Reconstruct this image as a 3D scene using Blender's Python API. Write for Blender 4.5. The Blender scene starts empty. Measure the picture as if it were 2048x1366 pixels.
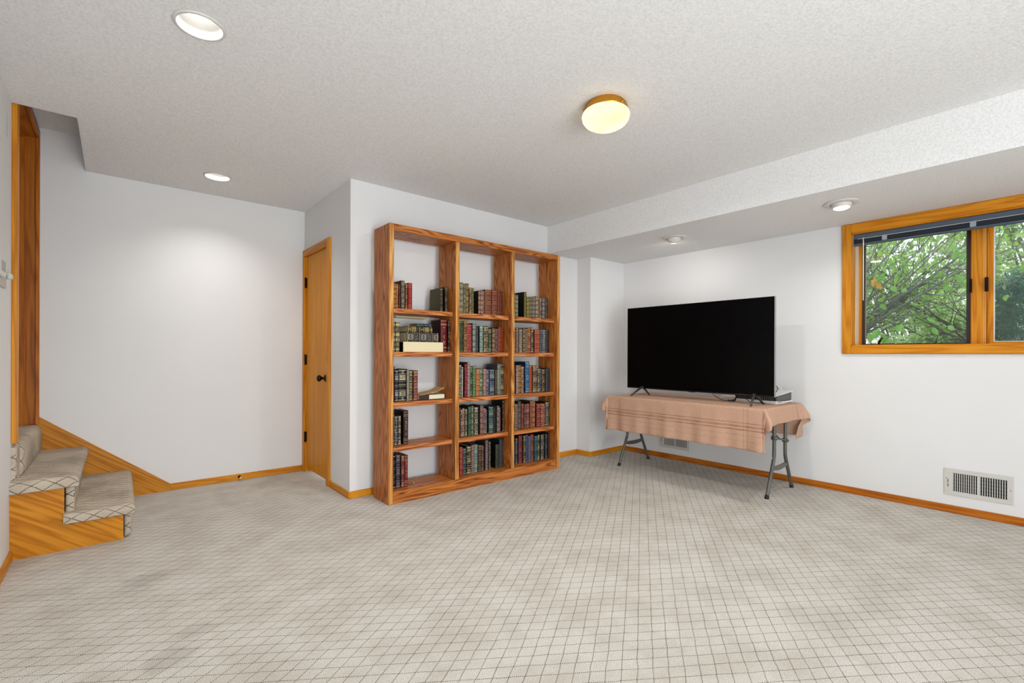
import bpy, bmesh, math, random
import numpy as np
from mathutils import Vector, Matrix, noise
C = bpy.context.scene.collection
PI = math.pi

# ------------------------------------------------------------------ camera
YAW, ROLL, FPX, CAMH = .8705, .0035, 942.948, 1.1071
cy_, sy_ = math.cos(YAW), math.sin(YAW)
F = Vector((cy_, sy_, 0)); R0 = Vector((sy_, -cy_, 0)); U0 = Vector((0, 0, 1))
Rv = R0 * math.cos(ROLL) + U0 * math.sin(ROLL)
Uv = -R0 * math.sin(ROLL) + U0 * math.cos(ROLL)
cd = bpy.data.cameras.new('camera'); cam = bpy.data.objects.new('camera', cd); C.objects.link(cam)
m = Matrix.Identity(4)
for i in range(3):
    m[i][0] = Rv[i]; m[i][1] = Uv[i]; m[i][2] = -F[i]
m[2][3] = CAMH
cam.matrix_world = m
cd.sensor_width = 36; cd.lens = FPX * 36 / 2048; cd.shift_y = 24.78 / 2048
cd.clip_start = .02; cd.clip_end = 200
bpy.context.scene.camera = cam

# ------------------------------------------------------------------ world, big lights, exposure
w = bpy.data.worlds.new('overcast_sky'); bpy.context.scene.world = w; w.use_nodes = True
nt = w.node_tree; bg = nt.nodes['Background']
tc = nt.nodes.new('ShaderNodeTexCoord'); sep = nt.nodes.new('ShaderNodeSeparateXYZ')
nt.links.new(tc.outputs['Generated'], sep.inputs[0])
rp = nt.nodes.new('ShaderNodeValToRGB')
rp.color_ramp.elements[0].position = 0; rp.color_ramp.elements[0].color = (.86, .92, .95, 1)
rp.color_ramp.elements[1].position = .6; rp.color_ramp.elements[1].color = (.70, .84, 1, 1)
nt.links.new(sep.outputs[2], rp.inputs[0]); nt.links.new(rp.outputs[0], bg.inputs[0])
bg.inputs[1].default_value = 3.6

def area(name, loc, target, sx, sy, energy, col=(1, 1, 1), spread=180):
    l = bpy.data.lights.new(name, 'AREA'); l.shape = 'RECTANGLE'; l.size = sx; l.size_y = sy
    l.energy = energy; l.color = col; l.spread = math.radians(spread)
    o = bpy.data.objects.new(name, l); C.objects.link(o); o.location = loc
    o.rotation_euler = (Vector(target) - Vector(loc)).to_track_quat('-Z', 'Y').to_euler()
    return o
area('fill_light_rear', (1.0, -4.3, 1.3), (1.3, 3, 2.3), 2.8, 2.2, 112, (.89, .95, 1))  # added soft fill from behind the camera, not a fixture of the room
area('fill_light_upward', (.55, -1.8, .5), (.6, .9, 2.44), 1.8, 2.2, 165, (.89, .95, 1))  # added fill aimed up to brighten the ceiling, no real lamp here
vs = bpy.context.scene.view_settings
vs.view_transform = 'Standard'; vs.look = 'None'; vs.gamma = 1; vs.use_curve_mapping = False
vs.exposure = -0.48

# ------------------------------------------------------------------ helpers
def lin(c):
    return tuple((x/255/12.92 if x/255 <= .04045 else ((x/255+.055)/1.055)**2.4) for x in c)
def setp(o, label=None, cat=None, group=None, kind=None):
    if label: o['label'] = label
    if cat: o['category'] = cat
    if group: o['group'] = group
    if kind: o['kind'] = kind
    return o
def thing(name, label, cat, loc=(0, 0, 0), group=None, rz=0, kind=None):
    o = bpy.data.objects.new(name, None); C.objects.link(o); o.location = loc; o.rotation_euler = (0, 0, rz)
    o.empty_display_size = .05
    return setp(o, label, cat, group, kind)
def link(name, me, mat, parent=None, loc=None):
    if mat and not me.materials: me.materials.append(mat)
    o = bpy.data.objects.new(name, me); C.objects.link(o)
    if parent: o.parent = parent
    if loc is not None: o.location = loc
    return o
def bobj(name, bm, mat, parent=None, smooth=False, org=None, loc=None):
    """bm in world coordinates; org = parent's location subtracted"""
    if org is not None: bmesh.ops.translate(bm, verts=bm.verts, vec=-Vector(org))
    bmesh.ops.recalc_face_normals(bm, faces=bm.faces)
    me = bpy.data.meshes.new(name); bm.to_mesh(me); bm.free()
    if smooth:
        for p in me.polygons: p.use_smooth = True
    return link(name, me, mat, parent, loc)
def abox(bm, x0, x1, y0, y1, z0, z1, bev=0, seg=1):
    v = [bm.verts.new((x, y, z)) for x in (x0, x1) for y in (y0, y1) for z in (z0, z1)]
    fs = [(0, 1, 3, 2), (4, 6, 7, 5), (0, 4, 5, 1), (2, 3, 7, 6), (0, 2, 6, 4), (1, 5, 7, 3)]
    f = [bm.faces.new([v[i] for i in q]) for q in fs]
    if bev:
        es = list({e for q in f for e in q.edges})
        bmesh.ops.bevel(bm, geom=es, offset=bev, segments=seg, affect='EDGES', profile=.5)
def box(name, x0, x1, y0, y1, z0, z1, mat, parent=None, bev=0, seg=1, org=None, smooth=False):
    bm = bmesh.new(); abox(bm, x0, x1, y0, y1, z0, z1, bev, seg)
    return bobj(name, bm, mat, parent, smooth, org)
def lathe(bm, prof, cx=0, cy=0, n=32, axis='Z', cap=True):
    rings = []
    for r, h in prof:
        ring = []
        for k in range(n):
            a = 2*PI*k/n; c, s = r*math.cos(a), r*math.sin(a)
            p = (cx+c, cy+s, h) if axis == 'Z' else ((h, cx+c, cy+s) if axis == 'X' else (cx+c, h, cy+s))
            ring.append(bm.verts.new(p))
        rings.append(ring)
    for a, b in zip(rings, rings[1:]):
        for k in range(n):
            bm.faces.new((a[k], a[(k+1) % n], b[(k+1) % n], b[k]))
    if cap:
        if prof[0][0] > 1e-5: bm.faces.new(rings[0])
        if prof[-1][0] > 1e-5: bm.faces.new(rings[-1])
def tube(bm, pts, r, n=8, cap=True):
    pts = [Vector(p) for p in pts]; rr = r if isinstance(r, (list, tuple)) else [r]*len(pts)
    rings = []; up = Vector((0, 0, 1))
    for i, p in enumerate(pts):
        t = (pts[min(i+1, len(pts)-1)] - pts[max(i-1, 0)]).normalized()
        a = t.cross(up if abs(t.z) < .95 else Vector((1, 0, 0))).normalized(); b = t.cross(a)
        rings.append([bm.verts.new(p + (a*math.cos(2*PI*k/n) + b*math.sin(2*PI*k/n))*rr[i]) for k in range(n)])
    for a, b in zip(rings, rings[1:]):
        for k in range(n): bm.faces.new((a[k], a[(k+1) % n], b[(k+1) % n], b[k]))
    if cap: bm.faces.new(rings[0]); bm.faces.new(rings[-1])
def poly_prism(bm, pts, axis, a, b):
    """pts 2D polygon; axis 'Y': pts=(x,z) from y=a to b"""
    def P(p, h): return {'Y': (p[0], h, p[1]), 'X': (h, p[0], p[1]), 'Z': (p[0], p[1], h)}[axis]
    A = [bm.verts.new(P(p, a)) for p in pts]; B = [bm.verts.new(P(p, b)) for p in pts]
    bm.faces.new(A); bm.faces.new(B)
    n = len(pts)
    for i in range(n): bm.faces.new((A[i], A[(i+1) % n], B[(i+1) % n], B[i]))
def smooth_path(pts, n=8):
    pts = [Vector(p) for p in pts]; out = []
    P = [pts[0]] + pts + [pts[-1]]
    for i in range(1, len(P)-2):
        for k in range(n):
            t = k/n; p0, p1, p2, p3 = P[i-1], P[i], P[i+1], P[i+2]
            out.append(.5*((2*p1)+(-p0+p2)*t+(2*p0-5*p1+4*p2-p3)*t*t+(-p0+3*p1-3*p2+p3)*t**3))
    out.append(pts[-1]); return out

# ------------------------------------------------------------------ materials
def mat(name, col, rough=.5, metal=0, spec=.5, emit=None, es=0):
    m = bpy.data.materials.new(name); m.use_nodes = True; b = m.node_tree.nodes['Principled BSDF']
    b.inputs['Base Color'].default_value = (*lin(col), 1); b.inputs['Roughness'].default_value = rough
    b.inputs['Metallic'].default_value = metal; b.inputs['Specular IOR Level'].default_value = spec
    if emit: b.inputs['Emission Color'].default_value = (*lin(emit), 1); b.inputs['Emission Strength'].default_value = es
    return m
class NB:
    def __init__(s, m): s.nt = m.node_tree; s.b = s.nt.nodes['Principled BSDF']
    def n(s, t, **k):
        x = s.nt.nodes.new('ShaderNode'+t)
        for a, v in k.items():
            if a.startswith('i_'):
                key = a[2:]; key = int(key) if key.isdigit() else key.replace('_', ' ')
                if hasattr(v, 'is_linked') or isinstance(v, bpy.types.NodeSocket): s.nt.links.new(v, x.inputs[key])
                else: x.inputs[key].default_value = v
            else: setattr(x, a, v)
        return x
    def l(s, a, b): s.nt.links.new(a, b)
    def math(s, op, a, b=None, c=None):
        x = s.nt.nodes.new('ShaderNodeMath'); x.operation = op
        for i, v in enumerate((a, b, c)):
            if v is None: continue
            if isinstance(v, bpy.types.NodeSocket): s.l(v, x.inputs[i])
            else: x.inputs[i].default_value = v
        return x.outputs[0]
    def mix(s, fac, a, b, mode='MIX'):
        x = s.nt.nodes.new('ShaderNodeMix'); x.data_type = 'RGBA'; x.blend_type = mode
        for i, v in ((0, fac), (6, a), (7, b)):
            if isinstance(v, bpy.types.NodeSocket): s.l(v, x.inputs[i])
            else: x.inputs[i].default_value = v if i == 0 else (*v, 1)
        return x.outputs[2]
    def ramp(s, v, els):
        x = s.nt.nodes.new('ShaderNodeValToRGB'); s.l(v, x.inputs[0])
        while len(x.color_ramp.elements) < len(els): x.color_ramp.elements.new(.5)
        for e, (p, c) in zip(x.color_ramp.elements, els): e.position = p; e.color = (*c, 1)
        return x.outputs[0]
    def bump(s, h, strength, dist):
        x = s.nt.nodes.new('ShaderNodeBump'); x.inputs['Strength'].default_value = strength
        x.inputs['Distance'].default_value = dist; s.l(h, x.inputs['Height']); s.l(x.outputs[0], s.b.inputs['Normal'])

def wood(name, dark, mid, light, axis='Z', rough=.38, fig=1.0, scale=1.0, pore=.5, rot=0):
    m = mat(name, mid, rough, spec=.2); g = NB(m)
    tc = g.n('TexCoord'); oi = g.n('ObjectInfo')
    add = g.n('VectorMath', operation='MULTIPLY_ADD')
    g.l(oi.outputs['Random'], add.inputs[0]); add.inputs[1].default_value = (3.1, 7.7, 5.3); g.l(tc.outputs['Object'], add.inputs[2])
    if rot:
        rm = g.n('Mapping'); rm.inputs['Rotation'].default_value = (0, rot, 0); g.l(add.outputs[0], rm.inputs[0]); add = rm
    def stretch(k, base):
        mp = g.n('Mapping'); s = [base]*3; s['XYZ'.index(axis)] = base*k
        mp.inputs['Scale'].default_value = s; g.l(add.outputs[0], mp.inputs[0]); return mp.outputs[0]
    # cathedral figure: noise contours stretched along the grain
    n1 = g.n('TexNoise', i_Scale=1.0, i_Detail=2.0, i_Roughness=.5); g.l(stretch(.07, 10*scale), n1.inputs['Vector'])
    rings = g.math('FRACT', g.math('MULTIPLY', n1.outputs[0], 9*fig))
    rr = g.math('ABSOLUTE', g.math('SUBTRACT', rings, .5))
    n2 = g.n('TexNoise', i_Scale=1.0, i_Detail=4.0, i_Roughness=.65); g.l(stretch(.03, 110*scale), n2.inputs['Vector'])
    v = g.math('ADD', g.math('MULTIPLY', rr, 1.1), g.math('MULTIPLY', g.math('SUBTRACT', n2.outputs[0], .5), .9))
    col = g.ramp(v, [(.0, lin(dark)), (.3, lin(mid)), (.75, lin(light))])
    n3 = g.n('TexNoise', i_Scale=1.0, i_Detail=3.0, i_Roughness=.7); g.l(stretch(.04, 420*scale), n3.inputs['Vector'])
    p = g.math('MULTIPLY', g.math('GREATER_THAN', n3.outputs[0], .62), pore)
    col = g.mix(p, col, lin(dark))
    hv = g.n('HueSaturation'); g.l(col, hv.inputs['Color'])
    g.l(g.math('ADD', g.math('MULTIPLY', oi.outputs['Random'], .16), .92), hv.inputs['Value'])
    g.l(hv.outputs[0], g.b.inputs['Base Color'])
    g.bump(v, .08, .001)
    return m
OAK = {a: wood('oak_board_'+a, (114, 58, 22), (178, 104, 46), (206, 138, 72), a, .4, 2.2, pore=.45) for a in 'XZ'}
OAKE = wood('oak_board_edge', (150, 94, 42), (200, 142, 76), (220, 172, 104), 'Z', .4, 1.0)
OAKL = wood('oak_shelf_edge', (126, 62, 30), (190, 116, 64), (218, 154, 98), 'X', .38, 1.8)
FIR = {a: wood('golden_fir_'+a, (186, 112, 16), (208, 134, 28), (218, 148, 42), a, .42, .8, pore=.1) for a in 'XYZ'}
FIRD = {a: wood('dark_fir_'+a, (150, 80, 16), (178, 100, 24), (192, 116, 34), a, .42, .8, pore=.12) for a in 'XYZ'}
DOORM = wood('door_veneer', (202, 128, 10), (211, 138, 18), (218, 146, 26), 'Z', .45, .5, pore=.05)
STRM = wood('stringer_board', (172, 104, 14), (198, 128, 28), (210, 142, 42), 'X', .42, .9, pore=.15, rot=-.62)

def paint(name, col, sc=60, st=.06, rough=.75, mott=.02):
    m = mat(name, col, rough, spec=.3); g = NB(m); ge = g.n('NewGeometry')
    n = g.n('TexNoise', i_Scale=float(sc), i_Detail=3.0); g.l(ge.outputs['Position'], n.inputs['Vector'])
    g.bump(n.outputs[0], st, .002)
    n2 = g.n('TexNoise', i_Scale=1.3, i_Detail=3.0); g.l(ge.outputs['Position'], n2.inputs['Vector'])
    c = [lin(col)[i] for i in range(3)]
    g.l(g.ramp(n2.outputs[0], [(.3, tuple(x*(1-mott) for x in c)), (.7, tuple(min(1, x*(1+mott)) for x in c))]), g.b.inputs['Base Color'])
    return m
WALL = paint('wall_paint', (228, 227, 226), 140, .08)
def ceil_mat():
    m = mat('textured_ceiling', (226, 223, 218), .85, spec=.2); g = NB(m); ge = g.n('NewGeometry')
    n = g.n('TexNoise', i_Scale=95.0, i_Detail=3.0, i_Roughness=.6); g.l(ge.outputs['Position'], n.inputs['Vector'])
    v = g.n('TexVoronoi', i_Scale=70.0); g.l(ge.outputs['Position'], v.inputs['Vector'])
    h = g.math('ADD', g.math('SMOOTH_MIN', n.outputs[0], .56, .05), g.math('MULTIPLY', v.outputs['Distance'], -.15))
    g.bump(h, .4, .005)
    n2 = g.n('TexNoise', i_Scale=110.0, i_Detail=2.0); g.l(ge.outputs['Position'], n2.inputs['Vector'])
    g.l(g.ramp(n2.outputs[0], [(.32, lin((222, 221, 219))), (.6, lin((236, 235, 234)))]), g.b.inputs['Base Color'])
    return m
CEIL = ceil_mat()

def carpet_mat(name, base, dirt, line, lw=.00145, duty=.6):
    m = mat(name, base, .95, spec=.1); g = NB(m)
    uv = g.n('UVMap'); 
    wn = g.n('TexNoise', i_Scale=14.0, i_Detail=2.0); g.l(uv.outputs[0], wn.inputs['Vector'])
    off = g.n('VectorMath', operation='MULTIPLY_ADD'); g.l(wn.outputs['Color'], off.inputs[0])
    off.inputs[1].default_value = (.009, .009, 0); g.l(uv.outputs[0], off.inputs[2])
    s = g.n('SeparateXYZ'); g.l(off.outputs[0], s.inputs[0]); x, y = s.outputs[0], s.outputs[1]
    x = g.math('SUBTRACT', x, 1.180); y = g.math('SUBTRACT', y, 1.404)
    th = math.radians(34.5); S = .0568*math.sin(2*th); mask = None
    for sg in (1, -1):
        # direction (cos, -sg sin); normal (sg sin, cos)
        nn = g.math('ADD', g.math('MULTIPLY', x, sg*math.sin(th)), g.math('MULTIPLY', y, math.cos(th)))
        tt = g.math('ADD', g.math('MULTIPLY', x, math.cos(th)), g.math('MULTIPLY', y, -sg*math.sin(th)))
        fr = g.math('ABSOLUTE', g.math('SUBTRACT', g.math('FRACT', g.math('ADD', g.math('DIVIDE', nn, S), .5)), .5))
        ln = g.math('LESS_THAN', fr, lw/S)
        dt = g.math('LESS_THAN', g.math('FRACT', g.math('DIVIDE', tt, .0071)), duty)
        k = g.math('MULTIPLY', ln, dt)
        mask = k if mask is None else g.math('MAXIMUM', mask, k)
    fade = g.n('TexNoise', i_Scale=9.0, i_Detail=2.0); g.l(uv.outputs[0], fade.inputs['Vector'])
    mask = g.math('MULTIPLY', mask, g.math('ADD', g.math('MULTIPLY', fade.outputs[0], .7), .55))
    mask = g.math('MINIMUM', mask, 1)
    pile = g.n('TexNoise', i_Scale=230.0, i_Detail=4.0, i_Roughness=.8); g.l(uv.outputs[0], pile.inputs['Vector'])
    big = g.n('TexNoise', i_Scale=4.2, i_Detail=5.0, i_Roughness=.66); g.l(uv.outputs[0], big.inputs['Vector'])
    b = lin(base); d = lin(dirt)
    col = g.ramp(big.outputs[0], [(.36, d), (.60, b)])
    pl = g.ramp(pile.outputs[0], [(.28, (.56,)*3), (.72, (1.34,)*3)])
    col = g.mix(1.0, col, pl, 'MULTIPLY')
    # worn grey patches
    for (px_, py_, r_) in ((.155, 2.10, .09), (.26, 2.25, .07), (1.05, 4.35, .20), (.1, 2.9, .12)):
        vd = g.n('VectorMath', operation='DISTANCE'); g.l(uv.outputs[0], vd.inputs[0]); vd.inputs[1].default_value = (px_, py_, 0)
        dd = g.math('SUBTRACT', 1.0, g.math('DIVIDE', g.math('ADD', vd.outputs['Value'], g.math('MULTIPLY', g.math('SUBTRACT', big.outputs[0], .5), r_*1.6)), r_))
        dd = g.math('MINIMUM', g.math('MAXIMUM', g.math('MULTIPLY', dd, .4), 0), .16)
        col = g.mix(dd, col, lin((112, 106, 98)))
    col = g.mix(mask, col, lin(line)); g.l(col, g.b.inputs['Base Color'])
    h = g.math('ADD', pile.outputs[0], g.math('MULTIPLY', mask, -.6)); g.bump(h, .5, .003)
    return m
CARPET = carpet_mat('woven_carpet', (210, 204, 195), (195, 187, 176), (24, 26, 25))
STAIRC = carpet_mat('stair_carpet', (208, 194, 174), (178, 165, 148), (4, 4, 4), .0024, .68)

WHITE = mat('white_plastic', (222, 220, 214), .4)
WHITEM = mat('white_enamel_metal', (214, 211, 205), .45)
BLACKG = mat('black_gap', (12, 11, 10), .9)
BLACKP = mat('black_plastic', (20, 20, 21), .45)
BRONZE = mat('dark_bronze', (48, 34, 26), .32, .9)
BRASS = mat('polished_brass', (206, 150, 56), .22, .95)
STEEL = mat('grey_painted_steel', (96, 95, 88), .38, .3)
BULB = mat('lit_lens', (255, 255, 250), .5, emit=(255, 250, 240), es=9)
def glow_glass():
    m = mat('lit_alabaster_glass', (240, 226, 190), .3); g = NB(m); ge = g.n('NewGeometry')
    n = g.n('TexNoise', i_Scale=9.0, i_Detail=3.0, i_Roughness=.6); g.l(ge.outputs['Position'], n.inputs['Vector'])
    c = g.ramp(n.outputs[0], [(.35, (.88, .66, .36)), (.6, (.95, .78, .50))])
    g.l(c, g.b.inputs['Emission Color']); g.b.inputs['Emission Strength'].default_value = 1.0
    g.b.inputs['Base Color'].default_value = (.01, .01, .01, 1); g.b.inputs['Specular IOR Level'].default_value = .2
    g.b.inputs['Emission Strength'].default_value = 2.3
    return m
GLOWG = glow_glass()
def glass_mat():
    m = bpy.data.materials.new('window_glass'); m.use_nodes = True; nt = m.node_tree; nt.nodes.clear()
    o = nt.nodes.new('ShaderNodeOutputMaterial'); t = nt.nodes.new('ShaderNodeBsdfTransparent'); t.inputs[0].default_value = (.97, .985, .98, 1)
    gl = nt.nodes.new('ShaderNodeBsdfGlossy'); gl.inputs['Roughness'].default_value = .01
    mx = nt.nodes.new('ShaderNodeMixShader'); fr = nt.nodes.new('ShaderNodeFresnel'); fr.inputs[0].default_value = 1.5
    nt.links.new(fr.outputs[0], mx.inputs[0]); nt.links.new(t.outputs[0], mx.inputs[1]); nt.links.new(gl.outputs[0], mx.inputs[2])
    nt.links.new(mx.outputs[0], o.inputs[0]); return m
GLASS = glass_mat()

# ------------------------------------------------------------------ setting
XL, XR, YB, YN, H, HS, HT = -.424, 4.514, 4.679, 3.543, 2.44, 2.155, 2.687
YR = -4.6
def struct(o): o['kind'] = 'structure'; return o
def uv_box(me, z0=None, ox=0, oy=0, y0=0, x1=0, zt=0):
    """carpet UVs unrolled over top (x,y), near side and front side"""
    uvl = me.uv_layers.new(name='UVMap')
    for p in me.polygons:
        n = p.normal
        for li in p.loop_indices:
            v = me.vertices[me.loops[li].vertex_index].co
            if abs(n.z) >= max(abs(n.x), abs(n.y)): u = (v.x, v.y)
            elif abs(n.y) > abs(n.x): u = (v.x, y0 - (zt - v.z))
            else: u = (x1 + (zt - v.z), v.y)
            uvl.data[li].uv = (u[0]+ox, u[1]+oy)
fl = struct(box('floor', -1.8, 4.8, -4.7, 4.8, -.06, 0, CARPET)); uv_box(fl.data)

def wallboxes(name, boxes, mt=WALL):
    bm = bmesh.new()
    for b in boxes: abox(bm, *b)
    return struct(bobj(name, bm, mt))
wallboxes('wall_left', [(XL-.115, XL, YR, 3.72, 0, HT), (XL-.115, XL, 3.72, YB, 2.62, HT)])
wallboxes('wall_back', [(-1.8, 1.49, YB, 4.8, 0, HT)])
wallboxes('wall_closet', [(1.372, 1.49, YN, 4.036, 0, HT), (1.372, 1.49, 4.036, 4.626, 2.012, HT), (1.372, 1.49, 4.626, YB, 0, HT)])
wallboxes('wall_center', [(1.49, 3.93, YN, 3.66, 0, HT)])
wallboxes('wall_corner', [(3.93, XR, 3.351, 3.66, 0, HT)])
WY0, WY1, WZ0, WZ1 = -.36, 1.138, 1.18, 2.083
wallboxes('wall_right', [(XR, 4.76, YR, WY0, 0, HT), (XR, 4.76, WY1, 3.66, 0, HT), (XR, 4.76, WY0, WY1, 0, WZ0), (XR, 4.76, WY0, WY1, WZ1, HT)])
wallboxes('wall_rear', [(-.54, 4.76, YR-.1, YR, 0, HT)])
wallboxes('wall_stairwell', [(-1.8, -1.7, 3.5, 4.8, 0, HT), (-1.8, XL-.115, 3.5, 3.62, 0, HT)])
# ceiling with two round cut-outs for the recessed cans
CANS = [(.262, 2.29), (.590, 4.157)]
bm = bmesh.new()
poly_prism(bm, [(XL, YR), (3.466, YR), (3.466, YB), (-.166, YB), (-.166, 3.648), (XL, 3.648)], 'Z', H, HT)
ceil = struct(bobj('ceiling', bm, CEIL))
for (cx, cy) in CANS:
    bmc = bmesh.new(); lathe(bmc, [(.080, 2.3), (.080, 2.60)], cx, cy, 40)
    cut = bobj('cutter', bmc, CEIL)
    md = ceil.modifiers.new('b', 'BOOLEAN'); md.object = cut; md.operation = 'DIFFERENCE'; md.solver = 'EXACT'
    dg = bpy.context.evaluated_depsgraph_get()
    me = bpy.data.meshes.new_from_object(ceil.evaluated_get(dg)); ceil.modifiers.clear(); ceil.data = me
    bpy.data.objects.remove(cut)
bm = bmesh.new(); abox(bm, 3.466, XR, YR, YN, HS, HT)
bobj('soffit', bm, CEIL, ceil)
bm = bmesh.new(); abox(bm, -1.8, 4.76, -4.7, 4.8, HT, HT+.08)
bobj('upper_ceiling', bm, CEIL, ceil)

# baseboards
BH, BT = .053, .013
def bb(name, x0, x1, y0, y1, ax):
    o = struct(box(name, x0, x1, y0, y1, 0, BH, FIR[ax], bev=.003)); return o
bb('baseboard_left', XL, XL+BT, YR, 3.628, 'Y')
bb('baseboard_back', .345, 1.372, YB-BT, YB, 'X')
bb('baseboard_closet', 1.372-BT, 1.372, YN-BT, 3.958, 'Y')
bb('baseboard_center', 1.372, 3.93, YN-BT, YN, 'X')
bb('baseboard_chase', 3.93-BT, 3.93, 3.351-BT, YN-BT, 'Y')
bb('baseboard_corner', 3.93, XR, 3.351-BT, 3.351, 'X')
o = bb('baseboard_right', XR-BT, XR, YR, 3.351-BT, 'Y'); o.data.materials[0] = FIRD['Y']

# closet door
dr = thing('door_1', None, None, (1.372, 4.33, 0), kind='structure')
og = dr.location
dp = box('door_panel', 1.378, 1.413, 4.038, 4.622, .03, 2.006, DOORM, dr, bev=.002, org=og)
box('jamb', 1.366, 1.49, 4.622, 4.636, 0, 2.016, FIR['Z'], dr, org=og)
box('jamb', 1.366, 1.49, 4.026, 4.038, 0, 2.016, FIR['Z'], dr, org=og)
box('head_jamb', 1.366, 1.49, 4.03, 4.63, 2.008, 2.02, FIR['Y'], dr, org=og)
box('casing', 1.354, 1.374, 3.960, 4.028, 0, 2.072, FIR['Z'], dr, bev=.004, org=og)
box('casing', 1.354, 1.374, 4.632, 4.677, 0, 2.012, FIR['Z'], dr, bev=.004, org=og)
box('head_casing', 1.354, 1.374, 4.028, 4.677, 2.014, 2.072, FIR['Y'], dr, bev=.004, org=og)
for z in (1.765, 1.047, .325):
    bm = bmesh.new(); abox(bm, 1.368, 1.380, 4.612, 4.634, z-.045, z+.045, .002)
    lathe(bm, [(.006, z-.05), (.007, z-.048), (.007, z+.048), (.006, z+.05)], 1.364, 4.624, 10)
    bobj('hinge', bm, BRONZE, dr, org=og)
kz, ky = .895, 4.098
bm = bmesh.new(); lathe(bm, [(.0, 1.378), (.031, 1.377), (.033, 1.372), (.026, 1.366), (.012, 1.362), (.011, 1.344), (.019, 1.338), (.027, 1.328), (.029, 1.318), (.024, 1.308), (.012, 1.303), (0, 1.302)], ky, kz, 24, 'X', cap=False)
bobj('door_knob', bm, BRONZE, dr, True, org=og)
lt = box('strike_latch', 1.374, 1.38, 4.036, 4.042, kz-.03, kz+.03, BRONZE, dr, org=og)

# stairway opening: jamb, stop and casing
so = thing('trim_1', None, None, (XL, 3.7, .6), kind='structure'); og = so.location
box('near_casing', XL, -.403, 3.655, 3.735, .615, 2.50, FIR['Z'], so, bev=.003, org=og)
box('near_jamb', XL-.13, XL+.002, 3.72, 3.742, .60, 2.62, FIR['Z'], so, org=og)
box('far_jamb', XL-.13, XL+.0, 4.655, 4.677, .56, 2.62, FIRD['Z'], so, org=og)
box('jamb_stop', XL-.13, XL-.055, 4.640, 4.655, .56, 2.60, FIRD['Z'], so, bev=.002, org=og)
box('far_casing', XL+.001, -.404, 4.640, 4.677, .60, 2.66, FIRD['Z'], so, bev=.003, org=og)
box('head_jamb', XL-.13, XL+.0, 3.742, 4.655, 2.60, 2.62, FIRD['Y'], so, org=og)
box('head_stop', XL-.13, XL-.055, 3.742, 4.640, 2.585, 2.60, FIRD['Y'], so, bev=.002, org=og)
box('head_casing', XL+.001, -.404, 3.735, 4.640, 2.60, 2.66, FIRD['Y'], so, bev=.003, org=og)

# ------------------------------------------------------------------ stairs
st = thing('staircase', 'carpeted stairs with golden wood sides climbing left through the wall opening', 'stairs', (-.17, 4.1, 0)); og = st.location
bm = bmesh.new()
poly_prism(bm, [(-.428, 0), (.043, 0), (.043, .149), (-.213, .152), (-.213, .352), (-.428, .355)], 'Y', 3.622, 3.642)
bobj('side_board', bm, STRM, st, org=og)
bm = bmesh.new()
poly_prism(bm, [(-1.6, 0), (.345, 0), (.345, .053), (-1.6, 1.609)], 'Y', 4.659, 4.678)
bobj('skirt_board', bm, STRM, st, org=og)
def carpeted(name, x0, x1, y0, y1, z0, z1, bev, ox=0, oy=0, sag=0, flare=0):
    bm = bmesh.new(); nx, ny = 12, 22
    abox(bm, x0, x1, y0, y1, z0, z1, bev, 4)
    bmesh.ops.recalc_face_normals(bm, faces=bm.faces)
    me = bpy.data.meshes.new(name); bm.to_mesh(me); bm.free()
    uv_box(me, ox=ox, oy=oy, y0=y0, x1=x1, zt=z1)
    for v in me.vertices:
        v.co -= Vector(og)
    for p in me.polygons: p.use_smooth = True
    return link(name, me, STAIRC, st)
def tread(x0, x1, y0, y1, z0, z1, ox=0, oy=0):
    """carpet wrapped tread with fat rounded nose and a rolled near edge"""
    prof = []; r = (z1-z0)*.52; zc = z0 + r*.95
    n = 8
    top = [(x0 + (x1-r-x0)*i/8, z1) for i in range(9)]
    nose = [(x1-r+r*math.sin(a), z1-r+r*math.cos(a)) for a in [PI/2*k/n for k in range(1, n+1)]]
    und = [(x1-.004, z0+.012), (x1-.014, z0), (x1-.05, z0), (x0, z0)]
    prof = top + nose + und
    rows = []; ys = [y1, y1-.3, y1-.6, y0+.15, y0+.04]
    s_in = [(y, 1.0, 0.) for y in ys]
    arc = 0
    R = (z1-z0)*.5
    for k in range(1, 9):
        a = PI/2*k/8; s_in.append((y0+.03-.03*math.sin(a)*1.0, 1-(1-math.cos(a))*.55, .045*k/8))
    s_in.append((y0, .40, .05)); s_in.append((y0+.002, .0, .075))
    bm = bmesh.new(); uvl = bm.loops.layers.uv.new('UVMap'); G = []
    zb = z0
    for (y, f, ar) in s_in:
        row = []; L = 0; prev = None
        for (x, z) in prof:
            zz = zb + (z-zb)*f
            if prev: L += math.hypot(x-prev[0], z-prev[1])
            prev = (x, z)
            wob = .003*noise.noise(Vector((x*9, y*7, 3)))
            v = bm.verts.new((x + (.006*(y-y0) if x > x1-.1 else 0), y, zz + (wob if z > z0+.02 else 0))); row.append((v, (x0+L+ox, y-ar+oy)))
        G.append(row)
    for a, b in zip(G, G[1:]):
        for i in range(len(a)-1):
            q = [a[i], a[i+1], b[i+1], b[i]]
            f = bm.faces.new([t[0] for t in q]); f.smooth = True
            for lp, t in zip(f.loops, q): lp[uvl].uv = t[1]
    bmesh.ops.translate(bm, verts=bm.verts, vec=-Vector(og))
    bmesh.ops.recalc_face_normals(bm, faces=bm.faces)
    me = bpy.data.meshes.new('tread'); bm.to_mesh(me); bm.free()
    return link('tread', me, STAIRC, st)
carpeted('riser', .046, .078, 3.66, 4.657, 0, .16, .012, 0, .02)
tread(-.216, .096, 3.600, 4.657, .150, .207, 0, .0)
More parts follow.
